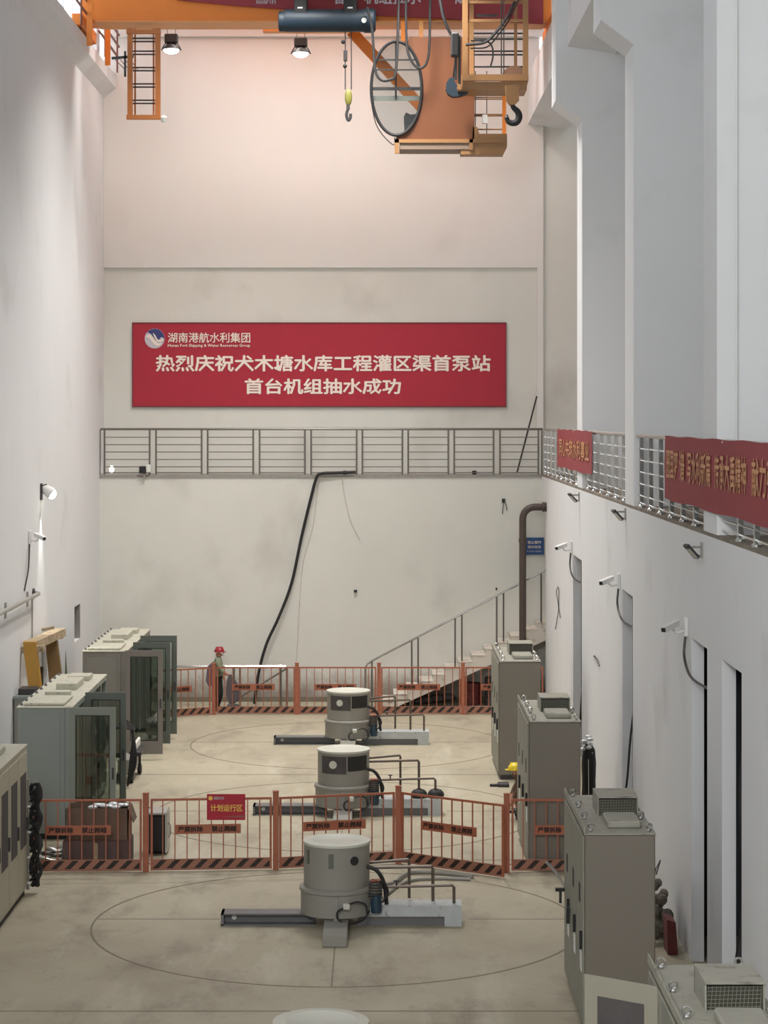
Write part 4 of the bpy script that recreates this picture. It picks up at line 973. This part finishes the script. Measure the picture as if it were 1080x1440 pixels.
for (yc, zc, ya, lb) in ((46.95, 4.50, 44.85, 'white wall camera above the farthest right doorway'), (37.65, 4.46, 35.85, 'white wall camera above the second right doorway'),
                         (29.45, 4.46, 27.75, 'nearest white wall camera, above the third right doorway')):
    cctv('wall_camera', (XR, yc, zc), -1, lb, cable=[(XR-.04, yc-.05, zc-.13), (XR-.06, yc-.1, zc-.4), (XR-.03, yc-.5, zc-.62), (XR+.05, ya+.3, zc-.66), (XR+.10, ya+.03, zc-.66)], group=G1)
cctv('wall_camera', (XL, 44.4, 4.85), 1, 'white camera on the left wall below the bright spotlight', cable=[(XL+.01, 44.45, 4.7), (XL+.01, 44.3, 4.2), (XL+.01, 43.8, 3.8)])
def floodlight(y, z, label):
    t = thing('floodlight', label, 'floodlight', (XR, y, z), 'small floodlights under the side balcony')
    MB().box(XR-.02, XR, y-.06, y+.06, z-.12, z+.08).build('wall_plate', 'machine_grey', t)
    MB().bar((XR-.02, y, z+.02), (XR-.14, y, z+.02), .03, .03).bar((XR-.02, y, z-.1), (XR-.10, y, z-.06), .02, .02).build('bracket', 'machine_grey', t)
    MB().bar((XR-.22, y-.03, z+.05), (XR-.07, y+.02, z-.12), .13, .04, (0, 0, 1)).build('housing', 'dark_steel', t)
    MB().bar((XR-.20, y-.05, z+.0), (XR-.09, y-.01, z-.12), .10, .015, (0, 0, 1)).build('lens', 'steel', t)
floodlight(45.3, 5.66, 'small bracket floodlight under the small red banner')
floodlight(36.8, 5.68, 'dark floodlight under the second bay of side railing')
floodlight(28.1, 5.60, 'nearest dark floodlight under the long red banner')
t = thing('wall_pipe', 'stainless pipe handrail on brackets along the left wall', 'pipe', (XL, 42.5, 3.6))
MB().tube([(XL+.14, 34, 3.66), (XL+.14, 44.8, 3.66), (XL+.04, 44.95, 3.66)], .045, 10).build('pipe', 'steel', t)
for y in (35.0, 38.2, 41.6, 44.2):
    MB().box(XL, XL+.02, y-.08, y+.08, 3.45, 3.75).bar((XL+.01, y, 3.6), (XL+.14, y, 3.62), .04, .04).build('bracket', 'machine_grey', t)
MB().lathe((XL+.0, 44.95, 3.66), [(.10, 0), (.10, .03), (.05, .05)], 16, 'x').build('wall_flange', 'dark_steel', t)
tag(MB().tube([(XL+.02, 44.75, 3.62), (XL+.02, 44.75, 2.2), (XL+.02, 44.75, .8)], .014, 6).build('wall_cable', 'concrete_trim'), 'thin grey cable dropping from the handrail end down the left wall', 'cable')
# floodlights and bits on the back deck
t = thing('floodlight', 'black floodlight with white lamp on the back balcony edge, far left', 'floodlight', P(205, 664, YB))
c = P(205, 662, YB)
MB().box(c.x-.16, c.x+.02, YB-.14, YB-.01, c.z-.07, c.z+.12, .02).build('housing', 'black', t)
MB().box(c.x+.02, c.x+.14, YB-.13, YB-.01, c.z-.04, c.z+.16, .01).build('lens', 'tag_white', t)
MB().box(c.x-.06, c.x+.0, YB-.10, YB-.03, c.z-.2, c.z-.05).build('bracket', 'concrete_trim', t)
c = P(157, 660, YB+.3)
tag(MB().ball(c, .075, .8, 1, 1.4).build('white_bulb', 'small_glow'), 'small white bulb on the back balcony at the left corner', 'bulb')
for u, lb in ((485, 'small black box on the back balcony edge above the hose'), (667, 'small black box on the back balcony edge under the leaning pole')):
    c = P(u, 662, YB+.15); tag(MB().box(c.x-.06, c.x+.06, YB+.1, YB+.2, DECK+.02, DECK+.12, .02).build('small_box', 'black'), lb, 'box')
tag(MB().tube([P(755, 557, YB+.12), P(727, 665, YB+.12)], .022, 8).build('leaning_pole', 'dark_steel'), 'thin dark pole leaning on the back railing at the right corner', 'pole')
# hose, its modelled shadow lines and small wires on the back wall
t = thing('hose', 'thick black hose hanging from the back balcony down to the floor', 'hose', (-3, 55.4, 0))
MB().tube([P(500, 664, YB-.05), P(470, 665, YB-.08), P(452, 666, YB-.1), P(445, 672, YB-.12), P(436, 705, YB-.1), P(424, 755, YB-.1), P(410, 820, YB-.12), P(392, 868, YB-.15), P(375, 905, YB-.2), P(364, 945, YB-.3), P(357, 996, YB-.4)], .038, 8, sm=6).build('hose', 'rubber', t)
b = MB().tube([P(449, 668, YB-.02), P(440, 740, YB-.012), P(425, 800, YB-.012), P(417, 930, YB-.012)], .010, 5, sm=5)  # thin tube modelled for the shadow line cast by the hose
tag(b.build('wire', 'stair'), 'pale thin line on the back wall in place of the black hose shadow', 'wire')
b = MB().tube([P(480, 667, YB-.02), P(485, 700, YB-.012), P(494, 735, YB-.012), P(507, 760, YB-.012)], .010, 5, sm=5)  # second tube, also shaped after a faint shadow line
tag(b.build('wire', 'stair'), 'short pale line in place of a faint shadow right of the hose', 'wire')
c = P(708, 704, YB)
t = thing('wall_socket', 'tiny black box with dangling wires on the back wall near the corner', 'socket', (c.x, YB, c.z))
MB().box(c.x-.04, c.x+.04, YB-.04, YB, c.z-.05, c.z+.05).build('box', 'black', t)
MB().tube([c+Vector((0, -.03, 0)), c+Vector((-.02, -.03, -.2)), c+Vector((-.03, -.02, -.34))], .01, 5).tube([c+Vector((0, -.03, 0)), c+Vector((.06, -.03, -.1)), c+Vector((.09, -.02, -.26))], .01, 5).build('wire', 'dark_steel', t)
c = P(501, 831, YB); tag(MB().box(c.x-.06, c.x+.02, YB-.08, YB, c.z-.03, c.z+.03).build('wall_sensor', 'black'), 'tiny black sensor in the middle of the back wall', 'sensor')
c = P(698, 828, YB); tag(MB().box(c.x-.02, c.x+.02, YB-.03, YB, c.z-.03, c.z+.03).build('wall_sensor', 'black'), 'tiny black stud on the back wall above the stair rail', 'sensor')
t = tag(MB().tube([(XR-.01, 50.6, 3.35), (XR-.03, 50.8, 3.2), (XR-.02, 50.3, 2.9), (XR-.02, 50.7, 2.6), (XR-.02, 51.2, 2.3)], .010, 5, sm=5).tube([(XR-.01, 50.6, 3.35), (XR-.03, 50.1, 3.3), (XR-.02, 50.2, 2.9), (XR-.02, 49.8, 2.7)], .010, 5, sm=5).build('loose_wires', 'dark_steel'), 'loose thin wires hanging from the right wall near the stairs', 'wire')
t = tag(MB().tube([(XR-.01, 42.2, 1.95+.7), (XR-.03, 41.8, 2.70), (XR-.03, 41.2, 2.68), (XR-.03, 41.0, 2.6)], .012, 5, sm=5).build('wire_stub', 'dark_steel'), 'short bent wire stub on the right wall between two doorways', 'wire')
# cables in the doorways
t = tag(MB().tube([(XR+.1, 35.9, 3.0), (XR-.02, 35.95, 2.0), (XR-.1, 36.1, 1.0), (XR-.35, 36.6, .03)], .018, 6, sm=5).build('doorway_cable', 'rubber'), 'thin black cable slanting out of the second right doorway', 'cable')
t = tag(MB().tube([(XR+.12, 35.9, 2.6), (XR+.05, 35.95, 1.2), (XR+.03, 36.0, .03)], .016, 6, sm=5).build('doorway_cable', 'rubber'), 'straight black cable hanging inside the second right doorway', 'cable')
t = tag(MB().tube([(XR+.14, 27.8, 3.9), (XR+.14, 27.82, 2.2), (XR+.07, 27.85, 1.3), (XR+.08, 27.85, .5), (XR+.1, 27.9, .02)], .035, 8, sm=6).build('doorway_cable', 'rubber'), 'thick black cable down the edge of the third right doorway', 'cable')
t = tag(MB().tube([(XR+.1, 25.2, 3.7), (XR+.05, 25.25, 2.9), (XR+.07, 25.2, 1.6), (XR+.0, 25.25, .9), (XR+.02, 25.3, .02)], .055, 8, sm=6).build('doorway_cable', 'rubber'), 'thick black cable bundle in the nearest right doorway', 'cable')
t = tag(MB().tube([(XR+.1, 44.9, 2.6), (XR+.02, 44.95, 1.6), (XR-.05, 45.2, .03)], .02, 6, sm=5).build('doorway_cable', 'dark_steel'), 'dark cable hanging in the farthest right doorway', 'cable')

# ================================================================ STAIRS, PIPE, SIGN
st = thing('staircase', 'whitewashed concrete stair flight rising right along the back wall', 'staircase', (2, 54.9, 0))
ya, yb = 54.55, YB-.03
x0, z0, tr, rs = X(536, 54.6), 0.0, .328, .163
N = 16
pr = [(x0, ya, 0)]
for k in range(N):
    pr.append((x0+k*tr, ya, (k+1)*rs)); pr.append((x0+(k+1)*tr, ya, (k+1)*rs))
xe = x0+N*tr
pr.append((xe, ya, N*rs-.42)); pr.append((x0+.35, ya, 0))
MB().prism(pr, (0, yb-ya, 0)).build('flight', 'stair', st, flat=True)
for k in range(N):
    MB().box(x0+k*tr-.02, x0+(k+1)*tr, ya-.01, yb, (k+1)*rs-.0, (k+1)*rs+.02).build('tread', 'stair', st)
# stair handrail
t = thing('stair_handrail', 'stainless handrail climbing beside the staircase', 'railing', (2, 54.6, 0))
Yr = 54.62
def rz(x): return (x-x0)/tr*rs
hp = [P(514, 985, Yr), P(514, 940, Yr), P(516, 934, Yr), P(522, 930, Yr), P(765, 803, Yr), P(790, 790, Yr)]
MB().tube([Vector((hp[0].x, Yr, 0))]+hp[1:], .03, 10).build('handrail', 'chrome', t)
slope = (hp[5].z-hp[3].z)/(hp[5].x-hp[3].x)
for u in (523, 579, 588, 640, 649.5, 698.5, 708, 761):
    x = X(u, Yr); zt = hp[3].z+slope*(x-hp[3].x); zb = max(0, (math.floor((x-x0)/tr)+1)*rs) if x > x0 else 0
    MB().tube([(x, Yr, zb), (x, Yr, zt)], .022, 8).build('post', 'rail_steel', t)
# guard rail left of the stairs
t = thing('guard_rail', 'low stainless guard rail with bright top behind the worker and barrier', 'railing', (-4, 54.7, 0))
Yr = 54.75
MB().tube([P(245, 937, Yr), P(402, 937, Yr)], .035, 10).build('top_rail', 'chrome', t)
for u in (247, 329, 337.5, 395, 403.5):
    MB().tube([(X(u, Yr), Yr, 0), (X(u, Yr), Yr, Z(939, Yr))], .026, 8).build('post', 'rail_steel', t)
MB().tube([(X(322, Yr), Yr+.1, .05), (X(404, Yr), Yr+.1, Z(940, Yr))], .022, 8).build('brace_rail', 'rail_steel', t)
# dark clutter under the stairs
for i, (x, yy, r, h, m, lb) in enumerate([(3.0, 55.1, .3, .7, 'dark_grey', 'dark grey drum under the upper stairs'), (2.35, 55.2, .25, .55, 'maroon', 'dark red drum under the middle of the stairs'),
                                         (3.7, 55.0, .28, .95, 'black', 'tall black drum at the right under the stairs')]):
    t = thing('metal_drum', lb, 'drum', (x, yy, 0))
    MB().lathe((x, yy, 0), [(r, 0), (r, h*.33), (r+.015, h*.35), (r, h*.37), (r, h*.66), (r+.015, h*.68), (r, h*.70), (r, h), (r-.02, h), (r-.02, h-.02)], 24).build('shell', m, t)
    MB().lathe((x+.1, yy-.08, h-.02), [(.03, 0), (.03, .03)], 10).build('bung', 'dark_steel', t)
t = thing('sack_pile', 'low pile of dark bags under the lower stairs', 'bag', (1.5, 55.2, 0))
for k in range(4): MB().ball((1.0+.25*k, 55.2, .1+.03*k), .2, 1.1, .8, .5, 12, 8).build('bag', 'dark_grey', t)
# brown drain pipe
t = thing('drain_pipe', 'thick brown pipe bending from the right wall down behind the cabinet', 'pipe', (3.6, 54.1, 0))
Yp = 54.15; xp = X(735, Yp); zp = Z(713, Yp)
pts = [(xp, Yp, 0), (xp, Yp, zp-.3)]+[(xp+.3-.3*math.cos(a*math.pi/12), Yp, zp-.3+.3*math.sin(a*math.pi/12)) for a in range(1, 7)]+[(XR-.01, Yp, zp)]
MB().tube(pts, .088, 14).build('pipe', 'brown_pipe', t)
MB().lathe((XR-.10, Yp, zp), [(.12, 0), (.12, .04)], 20, 'x').lathe((XR-.045, Yp, zp), [(.12, 0), (.12, .04)], 20, 'x').build('flange', 'brown_pipe', t)
MB().lathe((xp, Yp, Z(760, Yp)), [(.10, -.05), (.10, .05)], 16).build('joint_collar', 'brown_pipe', t)
t = thing('notice_sign', 'small blue notice board with white characters behind the brown pipe', 'sign', P(752, 779, YB-.03))
Yn = YB-.03
MB().box(X(736, Yn), X(764.5, Yn), Yn-.01, Yn+.02, Z(780, Yn), Z(756, Yn)).build('board', 'blue_sign', t)
wtxt('禁止攀爬', 742, 761, 760.5, 764.8, 'letter_white', t, .01, Yt=Yn-.012)
wtxt('深水危险', 742, 761, 767, 771.2, 'letter_white', t, .01, Yt=Yn-.012)
wtxt('非工作人员 请勿靠近', 741, 762, 774, 776.5, 'logo_grey', t, .0, Yt=Yn-.012)

# ================================================================ BUNDLES BY THE RIGHT WALL
t = thing('wrapped_bundle', 'black upright bundle with plastic-wrapped top behind the middle right cabinet', 'bundle', (3.6, 36.9, 0))
bx = X(828, 38.2)
b = MB(); pr = [(.08, 0), (.12, .1), (.13, .5), (.12, .9), (.13, 1.2), (.11, 1.45), (.05, 1.55)]
b.lathe((bx, 38.2, 0), pr, 14); b.build('black_cover', 'rubber', t)
b = MB()
for k in range(9): b.ball((bx-.04+.07*math.cos(k*1.7), 38.15+.06*math.sin(k*1.7), 1.40+.035*k), .06, 1, 1, .6, 7, 5)
b.build('plastic_wrap', 'plastic_wrap', t)
for k in range(5): MB().tube([(bx-.1+.045*k, 38.07, .05), (bx-.1+.04*k, 38.06, 1.3)], .008, 5).build('strap', 'tag_white' if k == 2 else 'dark_steel', t)
t = thing('fire_box', 'dark red box leaning at the foot of the right wall', 'box', (3.99, 29.6, 0))
MB().prism([(3.93, 29.45, 0), (4.07, 29.45, 0), (4.04, 29.45, .44), (3.92, 29.45, .48)], (0, .4, 0)).build('body', 'maroon', t)
t = thing('rubble_bag', 'torn grey bag of rubble behind the dark red box at the wall foot', 'bag', (3.95, 30.6, 0))
b = MB()
for k in range(16):
    z = .08+.045*k; b.ball((3.93+.13*math.sin(k*2.1)*(1-k/22), 30.3+.25*math.cos(k*1.3), z), .12*(1-k/30), 1, 1.2, 1.1, 7, 5)
b.build('contents', 'rubble', t)
MB().tube([(3.85, 30.5, .7), (3.9, 30.5, .95), (3.98, 30.6, 1.05), (3.92, 30.6, .85)], .01, 5).tube([(3.84, 30.5, .7), (3.80, 30.5, .9)], .01, 5).build('wire_end', 'dark_steel', t)
# clutter on the floor between cabinets
for (u, v, lb) in ((703, 1106, 'dark tool lying on the floor beside the crouching worker'), (725, 1143, 'small black clamp on the side of the middle right cabinet')):
    Yy = F*H/(v-V0); x = X(u, Yy)
    t = thing('hand_tool', lb, 'tool', (x, Yy, 0))
    MB().box(x-.2, x+.12, Yy-.04, Yy+.04, .0, .05, .01).build('handle', 'black', t)
    MB().box(x-.05, x+.18, Yy-.1, Yy+.1, .0, .08, .02).build('head', 'dark_steel', t)
# hand cranks on R3's door
t = thing('cable_plug', 'black plugs and grey hose hanging at the door of the large right cabinet', 'plug', (2.3, 27.6, 0))
MB().tube([P(768, 1212, 28.35), P(778, 1222, 28.35), P(790, 1240, 28.3), P(800, 1262, 28.1), (2.41, 27.8, .9)], .022, 6, sm=6).build('hose', 'machine_grey', t)
MB().box(2.28, 2.40, 27.9, 27.96, 1.2, 1.24).box(2.33, 2.36, 27.9, 27.96, 1.05, 1.2).build('plug', 'black', t)
MB().box(2.36, 2.40, 27.2, 27.26, .95, 1.15).build('plug', 'black', t)

# hose lying along the near barrier
t = thing('floor_hose', 'grey hose lying along the foot of the slanting barrier', 'hose', (.4, 34.4, 0))
MB().tube([(-.1, 32.6, .30), (.2, 33.5, .10), (.5, 34.6, .04), (1.1, 34.55, .035), (1.5, 34.3, .035)], .03, 6, sm=6).tube([(-.05, 32.4, .03), (.4, 33.9, .03), (.9, 34.2, .03), (1.45, 34.15, .03)], .025, 6, sm=6).build('hose', 'machine_grey', t)

# ================================================================ PEOPLE
def skin_body(verts, edges, radii, root=0):
    me = bpy.data.meshes.new('body'); me.from_pydata(verts, edges, []); ob = bpy.data.objects.new('body', me); COL.objects.link(ob)
    md = ob.modifiers.new('s', 'SKIN'); md.use_smooth_shade = True
    for i, r in enumerate(radii):
        sv = me.skin_vertices[0].data[i]; r = r*1.45 if r > .012 else r; sv.radius = (r, r) if not isinstance(r, tuple) else r; sv.use_root = (i == root)
    sb = ob.modifiers.new('u', 'SUBSURF'); sb.levels = 1; sb.render_levels = 1
    bpy.context.view_layer.update()
    out = bpy.data.meshes.new_from_object(ob.evaluated_get(bpy.context.evaluated_depsgraph_get()))
    bpy.data.objects.remove(ob); return out
def person(loc, label, joints, helmet, shirt, trousers, waist, loc_head, face):
    """joints: name -> (pos, radius); chains connect them"""
    t = thing('person', label, 'person', loc)
    names = list(joints); idx = {n: i for i, n in enumerate(names)}
    V = [joints[n][0] for n in names]; R = [joints[n][1] for n in names]
    E_ = []
    chains = [['pelvis', 'belly', 'chest', 'neck', 'head'], ['chest', 'shl', 'ell', 'wrl', 'pal'], ['chest', 'shr', 'elr', 'wrr', 'par'],
              ['pelvis', 'hil', 'knl', 'anl', 'tol'], ['pelvis', 'hir', 'knr', 'anr', 'tor']]
    for c in chains:
        for a, b_ in zip(c, c[1:]): E_.append((idx[a], idx[b_]))
    for s in 'lr':                                     # five fingers of each hand
        pw, pp = Vector(joints['wr'+s][0]), Vector(joints['pa'+s][0]); d = (pp-pw).normalized()
        side = d.cross(Vector((0, 0, 1))) if abs(d.z) < .9 else Vector((1, 0, 0)); side.normalize()
        for k, ln in enumerate((.062, .075, .08, .075, .06)):
            off = side*((k-2)*.018); base = len(V)
            st_ = pp+off*.8 if k else pw+(pp-pw)*.5+side*-.03
            dd_ = d if k else (d+side*-.8).normalized()
            V += [tuple(st_+dd_*.02), tuple(st_+dd_*(.02+ln*.5)), tuple(st_+dd_*(.02+ln)+Vector((.01, 0, 0)))]; R += [.009, .009, .007]
            E_ += [(idx['pa'+s], base), (base, base+1), (base+1, base+2)]
    me = skin_body([tuple(v) for v in V], E_, R)
    for m in (shirt, trousers, 'skin', 'black'): me.materials.append(MATS[m])
    me.materials.clear()
    for m in (shirt, trousers, 'skin', 'black'): me.materials.append(MATS[m])
    wl, wr_ = Vector(joints['wrl'][0]), Vector(joints['wrr'][0]); hd = Vector(joints['head'][0]); nk = Vector(joints['neck'][0])
    al, ar = Vector(joints['anl'][0]), Vector(joints['anr'][0]); pl_ = Vector(joints['pelvis'][0])
    for p in me.polygons:
        c = p.center
        if c.z > nk.z+.02 and (c-hd).length < .3: k = 2
        elif min((c-wl).length, (c-wr_).length) < .17 and min((c-Vector(joints['pal'][0])).length, (c-Vector(joints['par'][0])).length) < .16: k = 2
        elif c.z < .10: k = 3
        elif c.z < waist and (min((c-wl).length, (c-wr_).length) > .18): k = 1
        else: k = 0
        p.material_index = k; p.use_smooth = True
    b = bmesh.new(); b.from_mesh(me)
    f = Vector(face); sd = f.cross(Vector((0, 0, 1))).normalized(); hc = hd
    def blob(c, r, mi, sc=(1, 1, 1)):
        vs = bmesh.ops.create_uvsphere(b, u_segments=8, v_segments=6, radius=r)['verts']
        fs = {q for v in vs for q in v.link_faces}
        for v in vs: v.co = Vector((v.co.x*sc[0], v.co.y*sc[1], v.co.z*sc[2]))+c
        for q in fs: q.material_index = mi
    blob(hc+f*.10+Vector((0, 0, -.02)), .018, 2)
    for s in (-1, 1):
        blob(hc+f*.088+sd*.032*s+Vector((0, 0, .012)), .012, 3)
        blob(hc+sd*.085*s, .025, 2, (1, 1, 1.3))
    blob(hc+f*.09+Vector((0, 0, -.065)), .016, 3, (1, 1.4, .5))
    b.to_mesh(me); b.free()
    me.transform(Matrix.Identity(4))
    o = bpy.data.objects.new('body', me); COL.objects.link(o); o.parent = t
    # hard hat
    c = Vector(loc)+hd+Vector((0, 0, .035))
    hh = MB(); hh.lathe(c+Vector((0, 0, -.02)), [(.128, 0), (.126, .03), (.115, .065), (.09, .095), (.055, .115), (.0001, .123)], 24)
    hh.lathe(c+Vector((0, 0, -.025)), [(.12, 0), (.134, 0), (.134, .008), (.12, .012)], 24)
    q = c+f*.14; hh.box(q.x-.035, q.x+.035, q.y-.06, q.y+.06, q.z-.03, q.z-.02)
    hh.box(c.x-.09, c.x+.09, c.y-.012, c.y+.012, c.z+.06, c.z+.108, .006)
    hh.build('hard_hat', helmet, t)
    return t
J = {'pelvis': ((0, 0, .84), .125), 'belly': ((.01, 0, 1.0), .12), 'chest': ((.03, 0, 1.2), .135), 'neck': ((.04, 0, 1.34), .055), 'head': ((.06, 0, 1.455), .088),
     'shl': ((.03, .17, 1.26), .06), 'ell': ((.05, .2, 1.02), .045), 'wrl': ((.13, .2, .83), .032), 'pal': ((.16, .2, .77), .03),
     'shr': ((.03, -.17, 1.26), .06), 'elr': ((.10, -.22, 1.04), .045), 'wrr': ((.26, -.2, .93), .032), 'par': ((.33, -.2, .91), .03),
     'hil': ((.0, .09, .76), .09), 'knl': ((.08, .1, .44), .062), 'anl': ((-.0, .1, .08), .045), 'tol': ((.15, .1, .04), .035),
     'hir': ((.0, -.09, .76), .09), 'knr': ((.03, -.1, .44), .062), 'anr': ((-.08, -.1, .08), .045), 'tor': ((.07, -.1, .04), .035)}
pw_ = person((X(305, 53.95), 53.95, 0), 'worker in red hard hat, olive shirt and dark trousers standing behind the far barrier', J, 'helmet_red', 'shirt', 'trousers', .86, None, (1, 0, 0))
px = X(305, 53.95)
MB().prism([(px-.10, 53.72, 1.22), (px-.22, 53.70, 1.12), (px-.26, 53.72, .78), (px-.18, 53.74, .60), (px-.06, 53.76, .70), (px-.05, 53.76, 1.1)], (0, .34, 0)).build('jacket', 'jacket', pw_)
t = thing('sack', 'limp grey sack held by the worker in the red hard hat', 'bag', (px+.38, 53.75, 0))
MB().prism([(px+.31, 53.70, .93), (px+.37, 53.70, .93), (px+.56, 53.66, .66), (px+.58, 53.66, .30), (px+.34, 53.68, .16), (px+.24, 53.70, .45), (px+.26, 53.70, .75)], (0, .10, 0)).build('cloth', 'sack', t)
MB().box(px+.27, px+.56, 53.62, 53.8, .0, .2, .03).build('bottom_fold', 'sack', t)
J2 = {'pelvis': ((.30, 0, .34), .13), 'belly': ((.22, 0, .48), .125), 'chest': ((.12, 0, .66), .14), 'neck': ((.03, 0, .80), .055), 'head': ((-.03, 0, .89), .088),
      'shl': ((.10, .18, .70), .06), 'ell': ((-.02, .22, .50), .045), 'wrl': ((-.10, .14, .34), .032), 'pal': ((-.13, .1, .29), .03),
      'shr': ((.10, -.18, .70), .06), 'elr': ((-.0, -.22, .50), .045), 'wrr': ((-.08, -.14, .34), .032), 'par': ((-.11, -.1, .29), .03),
      'hil': ((.25, .1, .32), .09), 'knl': ((-.05, .16, .46), .062), 'anl': ((.12, .14, .08), .045), 'tol': ((-.03, .15, .04), .035),
      'hir': ((.25, -.1, .32), .09), 'knr': ((-.05, -.16, .46), .062), 'anr': ((.12, -.14, .08), .045), 'tor': ((-.03, -.15, .04), .035)}
person((X(724, 39.4)+.03, 39.4, 0), 'crouching worker in yellow hard hat half hidden behind the middle right cabinet', J2, 'helmet_yellow', 'worker_brown', 'worker_brown', .3, None, (-1, 0, 0))
